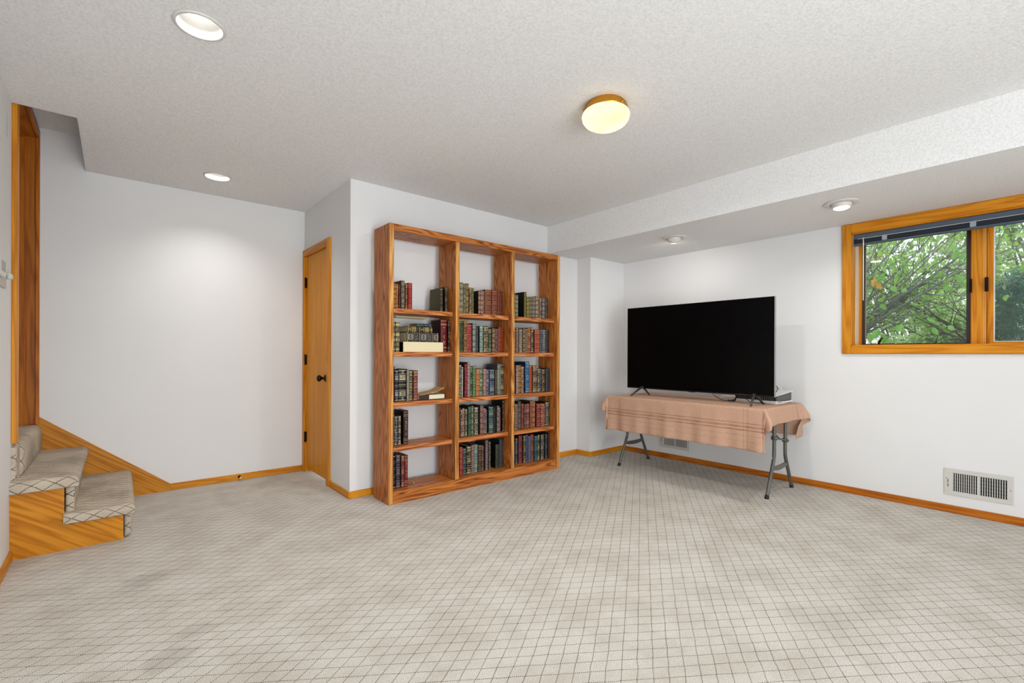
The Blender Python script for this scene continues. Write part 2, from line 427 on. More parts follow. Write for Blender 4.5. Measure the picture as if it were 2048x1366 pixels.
carpeted('riser', -.211, -.172, 3.655, 4.657, .19, .36, .012, .3, .02)
tread(-.436, -.150, 3.598, 4.657, .354, .418, .02, .03)
carpeted('riser', -.50, -.401, 3.660, 4.655, .395, .60, .020, .1, .05)
carpeted('tread', -.70, -.386, 3.745, 4.655, .40, .604, .045, .1, .05)
carpeted('riser', -.70, -.66, 3.745, 4.655, .60, .77, .012)
carpeted('tread', -.95, -.64, 3.745, 4.655, .75, .805, .025)
carpeted('riser', -.95, -.91, 3.745, 4.655, .80, .97, .012)
carpeted('tread', -1.69, -.89, 3.745, 4.655, .95, 1.005, .025)

# ------------------------------------------------------------------ ceiling lights
def disk_lamp(name, loc, r, energy, parent, col=(1, .97, .92), d=(0, 0, -1), spread=160):
    l = bpy.data.lights.new(name, 'AREA'); l.shape = 'DISK'; l.size = 2*r; l.energy = energy; l.color = col; l.spread = math.radians(spread)
    o = bpy.data.objects.new(name, l); C.objects.link(o); o.parent = parent
    o.location = Vector(loc) - parent.location; o.rotation_euler = Vector(d).to_track_quat('-Z', 'Y').to_euler(); return o
REFL = mat('satin_reflector', (150, 149, 146), .5)
for i, (cx, cy) in enumerate(CANS):
    t = thing('recessed_light', ['larger looking round recessed light, nearest the upper left of the ceiling', 'round recessed light in the ceiling close to the back wall'][i], 'ceiling light', (cx, cy, H), 'recessed round lights')
    bm = bmesh.new(); lathe(bm, [(.079, H-.001), (.0925, H-.001), (.0915, H-.005), (.081, H-.009), (.078, H-.004), (.079, H-.001)], cx, cy, 48, cap=False)
    bobj('trim_ring', bm, WHITEM, t, True, org=t.location)
    bm = bmesh.new(); lathe(bm, [(.0785, H-.004), (.074, H+.02), (.062, H+.055), (.058, H+.062), (.058, H+.09), (0, H+.09)], cx, cy, 48, cap=False)
    bobj('reflector', bm, REFL, t, True, org=t.location)
    bm = bmesh.new(); lathe(bm, [(0, H+.044), (.03, H+.045), (.052, H+.05), (.056, H+.058)], cx, cy, 40, cap=False)
    bobj('bulb', bm, BULB, t, True, org=t.location)
    disk_lamp('can_lamp', (cx, cy, H+.040), .05, [6.5, 6][i], t, spread=120)
GIM = [(3.83, 2.297, (.50, .34, -1), 'left soffit eyeball light, tilted so only its bright rim shows'), (3.82, 1.022, (-.04, -.04, -1), 'right soffit eyeball light by the window, its lit face showing')]
for i, (cx, cy, d, lab) in enumerate(GIM):
    t = thing('eyeball_light', lab, 'ceiling light', (cx, cy, HS), 'eyeball lights in the low soffit')
    bm = bmesh.new(); lathe(bm, [(.064, HS-.001), (.106, HS-.001), (.104, HS-.006), (.07, HS-.012), (.064, HS-.008), (.064, HS-.001)], cx, cy, 48, cap=False)
    bobj('trim_ring', bm, WHITEM, t, True, org=t.location)
    q = Vector(d).normalized().to_track_quat('-Z', 'Y')
    bm = bmesh.new(); lathe(bm, [(0, .062), (.045, .044), (.060, .02), (.063, 0), (.060, -.018), (.054, -.034), (.050, -.038), (.047, -.036)], 0, 0, 40, cap=False)
    bmesh.ops.rotate(bm, verts=bm.verts, matrix=q.to_matrix()); bobj('eyeball', bm, WHITEM, t, True)
    bm = bmesh.new(); lathe(bm, [(.049, -.036), (.036, -.044), (.018, -.048), (0, -.049)], 0, 0, 32, cap=False)
    bmesh.ops.rotate(bm, verts=bm.verts, matrix=q.to_matrix()); bobj('bulb', bm, BULB, t, True)
    disk_lamp('eyeball_lamp', Vector((cx, cy, HS)) + q @ Vector((0, 0, -.052)), .035, [3.5, 6.5][i], t, (1, .98, .95), d)
fx, fy = 1.997, 1.602
t = thing('flush_ceiling_light', 'lit cream alabaster bowl light with brass pan on the ceiling', 'ceiling light', (fx, fy, H))
bm = bmesh.new(); lathe(bm, [(.098, H), (.100, H-.006), (.108, H-.012), (.106, H-.018), (.114, H-.026), (.112, H-.034), (.118, H-.042), (.113, H-.048), (.108, H-.046)], fx, fy, 56, cap=False)
bobj('brass_pan', bm, BRASS, t, True, org=t.location)
bm = bmesh.new(); lathe(bm, [(.108, H-.040), (.121, H-.052), (.126, H-.066), (.122, H-.085), (.108, H-.104), (.082, H-.120), (.05, H-.129), (.02, H-.132), (0, H-.1325)], fx, fy, 56, cap=False)
bobj('glass_bowl', bm, GLOWG, t, True, org=t.location)
disk_lamp('bowl_lamp', (fx-.012, fy+.01, H-.1345), .055, 25, t, (1, .98, .94), spread=175)
for k in range(3):
    a = k*2*PI/3 + .4
    bm = bmesh.new(); lathe(bm, [(0, -.006), (.005, -.005), (.006, 0), (.005, .005), (0, .006)], 0, 0, 10, cap=False)
    bmesh.ops.translate(bm, verts=bm.verts, vec=(.118*math.cos(a), .118*math.sin(a), -.036)); bobj('set_screw', bm, BRASS, t, True)
BOOKS = [
 (0, 0, [
  (1.5645, 1.6252, 0.189, 'gold-tan', (186, 140, 66), 'b', (120, 70, 30)),
  (1.6263, 1.6485, 0.189, 'orange-brown', (160, 78, 32), 't', (214, 178, 110)),
  (1.6496, 1.6665, 0.185, 'dark brown', (50, 22, 16), 't', (150, 90, 50)),
  (1.6687, 1.699, 0.219, 'speckled grey-tan', (160, 138, 112), 'o', (96, 72, 66)),
  (1.7006, 1.7195, 0.199, 'black and gold', (40, 34, 24), 'm', (214, 178, 110)),
  (1.7223, 1.7577, 0.205, 'bright red', (158, 28, 30), 't', (210, 120, 80)),
  (2.0104, 2.0396, 0.192, 'black and gold', (26, 24, 18), 'b', (196, 150, 84), 'cover_olive'),
  (2.052, 2.0791, 0.205, 'black', (16, 16, 18), 'm', (150, 120, 80)),
 ]),
 (0, 1, [
  (1.5645, 1.6182, 0.228, 'cream and black', (206, 194, 150), 'l', (20, 16, 12)),
  (1.6225, 1.655, 0.229, 'cream-yellow and black', (214, 198, 148), 'l', (20, 16, 12)),
  (2.0228, 2.0803, 0.264, 'maroon', (110, 24, 32), 't', (214, 178, 110)),
  (2.0835, 2.098, 0.258, 'black', (22, 18, 18), 't', (190, 180, 160)),
 ]),
 (0, 2, [
  (1.5645, 1.6145, 0.267, 'maroon', (96, 28, 32), 'p', (70, 20, 24)),
  (1.6163, 1.6475, 0.241, 'black and silver', (22, 22, 34), 'l', (196, 196, 190)),
  (1.6523, 1.7129, 0.244, 'wide black and cream-gilt', (16, 24, 20), 'l', (226, 208, 168)),
  (1.7147, 1.7327, 0.245, 'pale grey', (176, 164, 154), 'p', (140, 120, 110)),
  (1.734, 1.7672, 0.234, 'green and gold', (36, 62, 34), 'm', (214, 178, 110)),
  (1.7691, 1.8091, 0.233, 'maroon', (104, 22, 26), 'm', (208, 160, 130)),
 ]),
 (0, 3, [
  (1.5645, 1.6151, 0.266, 'reddish-brown', (124, 60, 48), 't', (214, 178, 110)),
  (1.6163, 1.6421, 0.225, 'black and silver', (40, 40, 48), 'o', (196, 196, 190)),
  (1.6439, 1.6693, 0.226, 'black and gilt', (26, 28, 24), 'm', (226, 208, 168)),
  (1.6913, 1.7321, 0.258, 'dark brown', (52, 28, 26), 'v', (190, 160, 130)),
 ]),
 (0, 4, [
  (1.5645, 1.6207, 0.252, 'black', (14, 12, 12), 'b', (196, 196, 190)),
  (1.6264, 1.6631, 0.253, 'dark plum with medallion', (48, 36, 50), 'm', (170, 150, 150)),
  (1.6679, 1.6943, 0.242, 'dark maroon', (88, 20, 24), 'm', (210, 160, 130)),
  (1.6963, 1.7264, 0.237, 'red-maroon', (112, 26, 26), 't', (214, 160, 120)),
 ]),
 (1, 0, [
  (2.1904, 2.2069, 0.258, 'cream-olive', (178, 170, 138), 'o', (90, 84, 62)),
  (2.2082, 2.2386, 0.259, 'pale sage', (176, 172, 142), 'o', (96, 92, 70)),
  (2.2399, 2.2633, 0.248, 'sage green', (142, 146, 108), 'l', (90, 96, 60)),
  (2.2653, 2.2936, 0.256, 'orange-tan', (176, 134, 84), 'b', (60, 36, 18)),
  (2.295, 2.3154, 0.222, 'dark brown and gold', (64, 46, 26), 'm', (226, 208, 168)),
  (2.3174, 2.3489, 0.223, 'moss green', (84, 92, 44), 'b', (186, 176, 104)),
  (2.392, 2.4123, 0.205, 'pinkish-tan', (180, 152, 124), 'b', (110, 70, 54)),
  (2.4137, 2.4413, 0.206, 'pale rose', (190, 150, 128), 'b', (110, 60, 50)),
  (2.4427, 2.4648, 0.208, 'rose-red', (140, 74, 64), 'b', (214, 178, 110)),
  (2.4662, 2.5371, 0.222, 'wide brown', (118, 66, 44), 'm', (180, 122, 80)),
  (2.5385, 2.5983, 0.226, 'russet brown', (122, 58, 40), 'm', (176, 110, 74)),
  (2.6006, 2.6593, 0.223, 'reddish-brown', (104, 42, 28), 't', (140, 80, 56)),
 ]),
 (1, 1, [
  (2.1904, 2.234, 0.261, 'dark green banded', (40, 52, 30), 'b', (150, 158, 104)),
  (2.2353, 2.2734, 0.265, 'brown and gold', (96, 58, 34), 'm', (208, 156, 92)),
  (2.2747, 2.3297, 0.239, 'crimson', (150, 34, 38), 'o', (206, 120, 104)),
  (2.3393, 2.3725, 0.25, 'pale silver', (158, 164, 150), 'b', (90, 92, 84)),
  (2.3739, 2.3983, 0.22, 'charcoal', (60, 56, 58), 't', (130, 120, 120)),
  (2.4053, 2.4413, 0.228, 'pale teal', (104, 130, 122), 'o', (200, 210, 190)),
  (2.4448, 2.4712, 0.226, 'dark green', (34, 44, 36), 'm', (226, 208, 168)),
  (2.4726, 2.505, 0.23, 'brown-black', (54, 42, 34), 'm', (214, 178, 110)),
  (2.5087, 2.5422, 0.21, 'green and cream', (40, 66, 44), 't', (226, 208, 168)),
  (2.5437, 2.5731, 0.213, 'pale brown', (160, 130, 104), 'b', (80, 50, 36)),
  (2.5753, 2.6118, 0.212, 'dark maroon', (70, 34, 34), 'o', (160, 130, 116)),
  (2.6185, 2.6775, 0.226, 'plain orange-red', (146, 58, 28), 'p', (120, 44, 20)),
 ]),
 (1, 2, [
  (2.2016, 2.2253, 0.274, 'black and white', (40, 36, 34), 'o', (210, 206, 196)),
  (2.2267, 2.2393, 0.254, 'cream', (196, 196, 176), 'p', (90, 84, 70)),
  (2.2479, 2.2767, 0.277, 'maroon', (110, 26, 38), 'v', (190, 100, 100)),
  (2.2781, 2.3031, 0.294, 'rose-tan', (160, 120, 104), 'o', (214, 180, 160)),
  (2.3058, 2.3338, 0.258, 'dark teal', (36, 58, 56), 'm', (150, 164, 140)),
  (2.3359, 2.3669, 0.257, 'green', (66, 104, 56), 'o', (160, 190, 110)),
  (2.369, 2.4109, 0.234, 'orange-tan', (178, 106, 58), 'm', (210, 150, 100)),
  (2.413, 2.4462, 0.231, 'pale sage', (168, 176, 136), 'l', (70, 90, 64)),
  (2.4491, 2.4834, 0.233, 'rose-pink', (160, 92, 86), 'o', (220, 180, 170)),
  (2.487, 2.513, 0.227, 'silver and navy', (150, 160, 156), 'l', (40, 60, 100)),
  (2.5145, 2.5444, 0.229, 'navy and silver', (34, 52, 92), 'l', (180, 184, 170)),
  (2.5459, 2.5775, 0.228, 'deep blue and silver', (30, 46, 90), 'l', (176, 176, 160)),
  (2.579, 2.6006, 0.224, 'olive', (92, 82, 46), 'p', (70, 60, 30)),
  (2.6021, 2.6418, 0.274, 'silver-grey', (140, 146, 140), 't', (70, 80, 84)),
  (2.6434, 2.6821, 0.273, 'charcoal and gilt', (54, 54, 50), 'l', (190, 160, 100)),
 ]),
 (1, 3, [
  (2.199, 2.2088, 0.246, 'grey', (120, 116, 110), 'o', (60, 56, 50)),
  (2.2101, 2.2287, 0.232, 'black and ivory', (44, 38, 36), 'm', (226, 208, 168)),
  (2.23, 2.2559, 0.239, 'salmon and rose', (158, 80, 64), 'm', (214, 160, 120)),
  (2.2573, 2.2828, 0.233, 'black and green', (30, 44, 36), 'm', (190, 196, 150)),
  (2.2902, 2.3249, 0.248, 'bottle green', (38, 64, 50), 'm', (110, 140, 116)),
  (2.3263, 2.3476, 0.252, 'olive-cream', (150, 150, 104), 'b', (50, 60, 36)),
  (2.3496, 2.3913, 0.242, 'black and ivory', (44, 46, 40), 'm', (220, 212, 190)),
  (2.413, 2.4491, 0.249, 'mauve-tan', (150, 116, 104), 'b', (110, 74, 74)),
  (2.4505, 2.4791, 0.225, 'plum-brown', (92, 62, 62), 'm', (200, 150, 130)),
  (2.4805, 2.4949, 0.21, 'black', (60, 60, 60), 'o', (196, 196, 190)),
  (2.5094, 2.5598, 0.234, 'teal-blue', (36, 66, 78), 'l', (160, 170, 140)),
  (2.562, 2.5961, 0.224, 'plain black', (24, 22, 20), 't', (60, 40, 30)),
  (2.5983, 2.6223, 0.234, 'pale grey', (150, 144, 136), 'o', (90, 80, 76)),
  (2.6238, 2.6411, 0.22, 'pink-red', (160, 64, 66), 't', (210, 170, 150)),
  (2.6653, 2.688, 0.277, 'tall black', (40, 32, 28), 'b', (190, 160, 110)),
 ]),
 (1, 4, [
  (2.2014, 2.2324, 0.239, 'salmon and red', (182, 80, 62), 'b', (190, 40, 50)),
  (2.2335, 2.27, 0.225, 'navy and olive', (30, 46, 66), 'm', (140, 140, 110)),
  (2.2728, 2.3202, 0.237, 'wide black and gilt', (18, 18, 16), 'm', (226, 206, 140)),
  (2.322, 2.3536, 0.242, 'mauve', (140, 98, 104), 'o', (176, 140, 140)),
  (2.3554, 2.3903, 0.24, 'pale teal', (100, 140, 130), 'l', (170, 180, 150)),
  (2.3921, 2.4328, 0.233, 'black and bronze', (40, 28, 32), 'm', (160, 120, 80)),
  (2.434, 2.4546, 0.224, 'dark brown', (50, 36, 34), 'm', (180, 150, 110)),
  (2.4778, 2.5079, 0.262, 'mauve-grey', (128, 104, 112), 'b', (170, 146, 140)),
  (2.5092, 2.5284, 0.25, 'dark green', (60, 64, 48), 'o', (170, 160, 110)),
  (2.5912, 2.632, 0.21, 'grey-green', (52, 58, 50), 'b', (96, 96, 70)),
  (2.6333, 2.6734, 0.254, 'slate grey', (60, 64, 72), 'p', (90, 90, 96)),
 ]),
 (2, 0, [
  (2.7919, 2.8152, 0.205, 'pale sage', (142, 146, 112), 'b', (90, 90, 60)),
  (2.8166, 2.8415, 0.202, 'cream-sage', (166, 166, 134), 'b', (90, 90, 66)),
  (2.9231, 2.954, 0.242, 'olive and orange', (110, 104, 54), 'b', (180, 140, 70)),
  (2.9554, 2.9896, 0.192, 'yellow-tan', (178, 156, 86), 'm', (110, 90, 40)),
  (2.9918, 3.0293, 0.201, 'grey-tan', (140, 134, 112), 'o', (90, 84, 60)),
  (3.0308, 3.0695, 0.203, 'mauve-cream', (164, 150, 132), 'o', (100, 84, 70)),
  (3.071, 3.1009, 0.213, 'cream and rust', (196, 176, 148), 'b', (100, 56, 36)),
  (3.1024, 3.1186, 0.202, 'rust-brown', (116, 70, 50), 'b', (214, 178, 110)),
  (3.1194, 3.1497, 0.2, 'dark green and cream', (60, 62, 50), 'm', (200, 200, 170)),
  (3.1513, 3.1708, 0.201, 'pink-cream', (190, 164, 150), 'b', (90, 60, 56)),
  (3.1724, 3.1968, 0.202, 'grey', (130, 124, 118), 'b', (60, 56, 50)),
  (3.1992, 3.2366, 0.205, 'purple-black', (56, 44, 58), 'l', (120, 110, 60)),
 ]),
 (2, 1, [
  (2.7919, 2.8173, 0.23, 'salmon-cream', (190, 140, 106), 'b', (140, 70, 50)),
  (2.8187, 2.8486, 0.231, 'mauve-brown', (140, 100, 90), 't', (190, 160, 140)),
  (2.8637, 2.9034, 0.219, 'grey-green', (116, 118, 96), 'o', (200, 196, 170)),
  (2.9071, 2.9348, 0.225, 'rust-cream', (170, 124, 94), 'b', (90, 50, 40)),
  (2.9363, 2.968, 0.224, 'dark olive and yellow', (70, 64, 44), 'o', (200, 184, 130)),
  (2.9702, 3.012, 0.234, 'red and gold', (156, 52, 44), 'l', (200, 160, 90)),
  (3.0135, 3.0467, 0.238, 'black and cream', (50, 42, 34), 'm', (226, 208, 168)),
  (3.0474, 3.084, 0.222, 'red', (160, 50, 44), 'm', (210, 140, 110)),
  (3.0855, 3.1225, 0.221, 'orange-red', (170, 76, 46), 'm', (206, 130, 80)),
  (3.1248, 3.1622, 0.225, 'slate', (56, 58, 66), 'm', (130, 134, 140)),
  (3.1646, 3.2056, 0.224, 'slate and white', (78, 84, 90), 'o', (190, 190, 184)),
  (3.2111, 3.2526, 0.223, 'black', (34, 32, 34), 'o', (90, 84, 80)),
 ]),
 (2, 2, [
  (2.7989, 2.8172, 0.259, 'maroon', (110, 44, 42), 't', (150, 80, 70)),
  (2.822, 2.8492, 0.26, 'mauve-white', (150, 120, 110), 'o', (206, 190, 170)),
  (2.8508, 2.8856, 0.261, 'golden tan', (170, 130, 76), 'b', (90, 52, 30)),
  (2.8872, 2.9166, 0.25, 'red and cream', (130, 56, 44), 'o', (226, 208, 168)),
  (2.9388, 2.9895, 0.292, 'bright blue', (22, 76, 130), 'm', (150, 190, 190)),
  (2.9937, 3.0291, 0.254, 'orange-red', (176, 66, 38), 'b', (204, 150, 90)),
  (3.03, 3.0589, 0.254, 'brown and cream', (96, 60, 46), 'm', (226, 208, 168)),
  (3.0606, 3.0881, 0.254, 'chestnut brown', (84, 54, 40), 'm', (206, 186, 150)),
  (3.0907, 3.1193, 0.228, 'dark olive', (40, 42, 40), 'm', (226, 208, 168)),
  (3.121, 3.1472, 0.224, 'navy-grey', (56, 62, 72), 't', (170, 164, 150)),
  (3.1507, 3.1948, 0.22, 'black and gold', (30, 24, 22), 'm', (204, 164, 104)),
  (3.1984, 3.2522, 0.225, 'slate blue', (54, 60, 68), 'p', (90, 90, 80)),
 ]),
 (2, 3, [
  (2.8045, 2.8436, 0.238, 'mauve', (110, 70, 64), 'o', (190, 160, 140)),
  (2.8556, 2.8896, 0.256, 'grey-green', (122, 116, 96), 'o', (60, 60, 50)),
  (2.8913, 2.9182, 0.236, 'crimson', (140, 34, 44), 'm', (190, 110, 80)),
  (2.9297, 2.9595, 0.227, 'maroon-brown', (84, 44, 42), 'l', (160, 130, 120)),
  (2.962, 2.9979, 0.228, 'red-brown', (122, 58, 48), 'l', (196, 140, 110)),
  (2.9996, 3.0359, 0.253, 'rust-brown', (140, 74, 54), 'm', (180, 120, 84)),
  (3.0376, 3.0718, 0.248, 'cream and rust', (190, 136, 90), 'b', (90, 34, 30)),
  (3.0769, 3.1332, 0.223, 'wide crimson', (124, 24, 40), 'm', (190, 130, 80)),
  (3.1358, 3.1886, 0.219, 'crimson and cream', (136, 32, 40), 'o', (214, 176, 130)),
  (3.1975, 3.2455, 0.231, 'navy and cream', (22, 38, 50), 'm', (206, 196, 160)),
  (3.2465, 3.262, 0.227, 'dark green', (36, 40, 36), 'p', (60, 90, 56)),
 ]),
 (2, 4, [
  (2.8047, 2.8196, 0.205, 'navy', (30, 40, 76), 'p', (20, 30, 60)),
  (2.821, 2.8524, 0.241, 'navy and olive', (24, 44, 50), 'm', (160, 156, 120)),
  (2.8647, 2.9098, 0.259, 'rose-maroon', (116, 44, 52), 'm', (160, 90, 90)),
  (2.9112, 2.9413, 0.257, 'black and gold', (60, 50, 36), 'm', (204, 180, 120)),
  (2.9498, 2.9732, 0.261, 'blue-grey', (60, 76, 110), 'b', (130, 140, 150)),
  (2.9746, 3.0068, 0.245, 'slate-blue', (86, 96, 118), 'b', (130, 134, 140)),
  (3.0082, 3.045, 0.257, 'maroon and salmon', (112, 44, 48), 'm', (190, 110, 90)),
  (3.0567, 3.1006, 0.238, 'dark teal', (16, 62, 68), 'm', (90, 150, 140)),
  (3.1043, 3.1317, 0.244, 'black and ivory', (36, 32, 34), 'm', (226, 208, 168)),
  (3.1332, 3.1594, 0.243, 'black and gold', (40, 34, 36), 'm', (214, 196, 150)),
  (3.1624, 3.1895, 0.243, 'grey', (56, 50, 56), 'o', (150, 140, 140)),
  (3.191, 3.2206, 0.243, 'black and teal', (30, 34, 36), 'm', (100, 130, 126)),
  (3.2344, 3.248, 0.244, 'dark maroon', (70, 36, 42), 'p', (50, 24, 30)),
  (3.249, 3.262, 0.244, 'black', (30, 24, 24), 'p', (20, 16, 16)),
 ]),
]

# ------------------------------------------------------------------ bookcase
bc = thing('bookcase', 'tall open-backed oak bookcase with three bays of book-filled shelves', 'bookcase', (2.41, 3.33, 0)); og = bc.location
YF, YK = 3.199, 3.462
def board(name, x0, x1, z0, z1, mt, y0=YF, y1=YK, edge=None, bev=.0025):
    o = box(name, x0, x1, y0, y1, z0, z1, mt, bc, bev=bev, org=og)
    if edge:
        o.data.materials.append(edge)
        for p in o.data.polygons:
            if p.normal.y < -.9: p.material_index = 1
    return o
board('side_panel', 1.525, 1.563, 0, 2.061, OAK['Z'], edge=OAKE)
board('side_panel', 3.265, 3.303, 0, 2.061, OAK['Z'], edge=OAKE)
board('divider', 2.100, 2.138, .089, 2.012, OAK['Z'], edge=OAKE)
board('divider', 2.690, 2.727, .089, 2.012, OAK['Z'], edge=OAKE)
board('top_board', 1.563, 3.265, 2.012, 2.061, OAK['X'])
board('bottom_board', 1.563, 3.265, .040, .089, OAK['X'], y0=YF+.018)
board('kick_board', 1.563, 3.265, 0, .088, OAK['X'], y1=YF+.018)
BAY = [(1.563, 2.100), (2.138, 2.690), (2.727, 3.265)]
SHZ = [1.445, 1.1185, .742, .410, .089]
for b, (x0, x1) in enumerate(BAY):
    for r in range(4):
        board('shelf', x0+.0008, x1-.0008, SHZ[r]-.036, SHZ[r], OAK['X'], y0=3.240, y1=3.458, edge=OAKL)
for (x, s) in ((2.100, -1), (2.690, -1), (3.265, -1)):
    for z in (1.90, 1.80, 1.62, 1.30, 1.22, .60, .22, .15):
        for y in (3.235, 3.41):
            bm = bmesh.new(); lathe(bm, [(.0045, x-.0006), (.0045, x+.001)], y, z, 8, 'X')
            bobj('peg_hole', bm, BLACKG, bc, org=og)

# ------------------------------------------------------------------ books
def attr_mat(name, rough, spec=.5):
    m = mat(name, (128,)*3, rough, spec=spec); g = NB(m)
    a = g.n('VertexColor', layer_name='Col'); g.l(a.outputs['Color'], g.b.inputs['Base Color'])
    ge = g.n('NewGeometry'); n = g.n('TexNoise', i_Scale=600.0); g.l(ge.outputs['Position'], n.inputs['Vector']); g.bump(n.outputs[0], .15, .0006)
    return m
LEATHER = attr_mat('tooled_leather', .5, .3)
PAGEM = mat('page_edges', (206, 188, 150), .8)
GILTP = mat('gilt_page_edges', (150, 116, 60), .35, .6)
def setcol(me, cols):
    ca = me.color_attributes.new(name='Col', type='BYTE_COLOR', domain='CORNER')
    i = 0; arr = np.ones((len(me.loops), 4), np.float32)
    for p, c in zip(me.polygons, cols):
        for li in p.loop_indices: arr[li, :3] = c
    ca.data.foreach_set('color', arr.ravel())
def spine_pattern(pat, base, gilt, w, h, rng):
    NW = 7 if w < .03 else 11; NH = max(30, int(h/.0062))
    B = np.array(base, float); Gd = np.array(gilt, float)
    A = np.tile(B, (NH, NW, 1)) * (1 + np.array([[rng.uniform(-.06, .06) for _ in range(NW)] for _ in range(NH)])[:, :, None])
    nb = 5 if pat != 'l' else 6
    bands = [int(NH*(k)/nb) for k in range(1, nb)]
    def line(r, c=Gd, a=.9):
        if 0 <= r < NH: A[r, :, :] = A[r, :, :]*(1-a) + c*a
    if pat == 'p':
        for r in (2, NH-3): line(r, Gd, .5)
        for b in bands: line(b, B*.6, .6)
        return A, bands
    if pat in 'bmol':
        for b in bands: line(b, B*.55, .8); line(b-1, Gd, .65 if pat != 'b' else .45); line(b+1, Gd, .5)
        line(1); line(NH-2)
    ed = [0] + bands + [NH]
    for k, (a, b) in enumerate(zip(ed, ed[1:])):
        mid = (a+b)/2; hh = (b-a)/2
        if pat == 'm':
            for r in range(a+2, b-1):
                for c in range(1, NW-1):
                    u = (c-(NW-1)/2)/((NW-1)/2*.8); v = (r-mid)/(hh*.66); d = math.hypot(u, v)
                    if k % 2 == 0:
                        if .55 < d < 1.0 or d < .22: A[r, c] = A[r, c]*.15 + Gd*.85
                    elif abs(v) < .7 and (r % 2 == 0) and rng.random() < .75: A[r, c] = A[r, c]*.3 + Gd*.7
        elif pat == 'o':
            for r in range(a+1, b):
                for c in range(NW):
                    if rng.random() < .42: A[r, c] = A[r, c]*.3 + Gd*.7
        elif pat == 'b':
            for r in range(int(mid-hh*.35), int(mid+hh*.35)+1):
                for c in range(1, NW-1):
                    if rng.random() < .3: A[r, c] = A[r, c]*.5 + Gd*.5
        elif pat == 'l':
            if k in (1, 4):
                for r in range(a+1, b): A[r, 1:-1] = A[r, 1:-1]*.15 + Gd*.85
                for r in range(a+2, b-1, 2):
                    for c in range(2, NW-2):
                        if rng.random() < .6: A[r, c] = B
            elif k in (0, 5, 3) and rng.random() < .8:
                for r in range(int(mid-1), int(mid+2)): A[r, NW//2-1:NW//2+2] = A[r, NW//2-1:NW//2+2]*.4 + Gd*.6
    if pat in 'tv':
        for r in (1, int(NH*.12), int(NH*.16), int(NH*.84), int(NH*.88), NH-2): line(r, Gd, .7)
        for r in range(int(NH*.22), int(NH*.78)):
            if pat == 'v': A[r, NW-2] = A[r, NW-2]*.5 + Gd*.5
            if rng.random() < .72:
                for c in range(NW//2-1, NW//2+2):
                    if rng.random() < .62: A[r, c] = A[r, c]*.25 + Gd*.75
    return A, bands
GRP = 'leather-bound books standing in the bookcase'
def make_book(x0, x1, z0, h, depth, ys, base, pat, gilt, label, seed, boards=None, group=GRP, lean=0):
    rng = random.Random(seed); w = x1-x0
    t = thing('book', label, 'book', ((x0+x1)/2, ys, z0), group)
    base = [c/255 for c in base]; gilt = [c/255 for c in gilt]
    bcol = [c/255 for c in boards] if boards else [c*.5 for c in base]
    ct = min(.0032, w*.18); hw = w/2
    # covers: two boards and rounded spine sharing one leather shell
    def L(c):
        g_ = sum(c)/3; return lin([max(0, min(255, (g_+(v-g_)*1.04)*255*.84)) for v in c])
    bm = bmesh.new()
    abox(bm, -hw, -hw+ct, .006, depth, 0, h); abox(bm, hw-ct, hw, .006, depth, 0, h)
    bmesh.ops.recalc_face_normals(bm, faces=bm.faces)
    me = bpy.data.meshes.new('cover'); bm.to_mesh(me); bm.free(); setcol(me, [L(bcol)]*len(me.polygons)); link('cover', me, LEATHER, t)
    A, bands = spine_pattern(pat, base, gilt, w, h, rng); NH, NW = A.shape[:2]
    vs, fs, cols = [], [], []
    bulge = min(.006, w*.16); bs = set()
    for b in bands: bs |= {b}
    for r in range(NH+1):
        z = h*(1 - r/NH); raised = .0013 if (r in bs or r-1 in bs) and pat in 'bmlo' else 0
        for c in range(NW+1):
            u = 2*c/NW - 1
            vs.append((u*hw, .006 - .006*(1-u**4) - bulge*.3*(1-u*u) - raised + (.0015 if r in (0, NH) else 0), z))
    for r in range(NH):
        for c in range(NW):
            a = r*(NW+1)+c; fs.append((a, a+NW+1, a+NW+2, a+1)); cols.append(L(A[r, c]))
    me = bpy.data.meshes.new('spine'); me.from_pydata(vs, [], fs); setcol(me, cols)
    link('spine', me, LEATHER, t)
    bm = bmesh.new(); abox(bm, -hw+ct, hw-ct, .004, depth-.005, .003, h-.004)
    bobj('page_block', bm, GILTP if rng.random() < .6 else PAGEM, t)
    return t
ORD = ['first', 'second', 'third', 'fourth', 'fifth', 'sixth', 'seventh', 'eighth', 'ninth', 'tenth', 'eleventh', 'twelfth', 'thirteenth', 'fourteenth', 'fifteenth', 'sixteenth']
BAYN = ['left bay', 'middle bay', 'right bay']; SHN = ['top shelf', 'second shelf', 'third shelf', 'fourth shelf', 'bottom shelf']
PATN = {'b': 'banded', 'm': 'gilt-tooled', 'o': 'densely tooled', 'l': 'panelled', 't': 'titled', 'v': 'titled', 'p': 'plain-spined'}
sd = 0
for bay, row, lst in BOOKS:
    for i, q in enumerate(lst):
        sd += 1; rng = random.Random(sd*7+1)
        x0, x1, h, nm, rgb, pat, gl = q[:7]
        col = nm if pat not in 'bp' or 'plain' in nm or 'band' in nm else nm
        lab = '%s book, %s from left on %s of %s' % (nm, ORD[i], SHN[row], BAYN[bay])
        ys = 3.288 + rng.uniform(-.008, .008); dep = min(.155 + h*.05 + rng.uniform(-.01, .01), 3.452-ys)
        bo = (84, 78, 42) if len(q) > 7 else {'pinkish-tan': (44, 20, 18), 'olive and orange': (14, 14, 10), 'bright blue': (16, 40, 72), 'tall black': (12, 12, 12)}.get(nm, (14, 16, 14) if nm == 'grey-green' and row == 4 else None)
        make_book(x0, x1, SHZ[row]+.0004, h, dep, ys, rgb, pat, gl, lab, sd, bo)

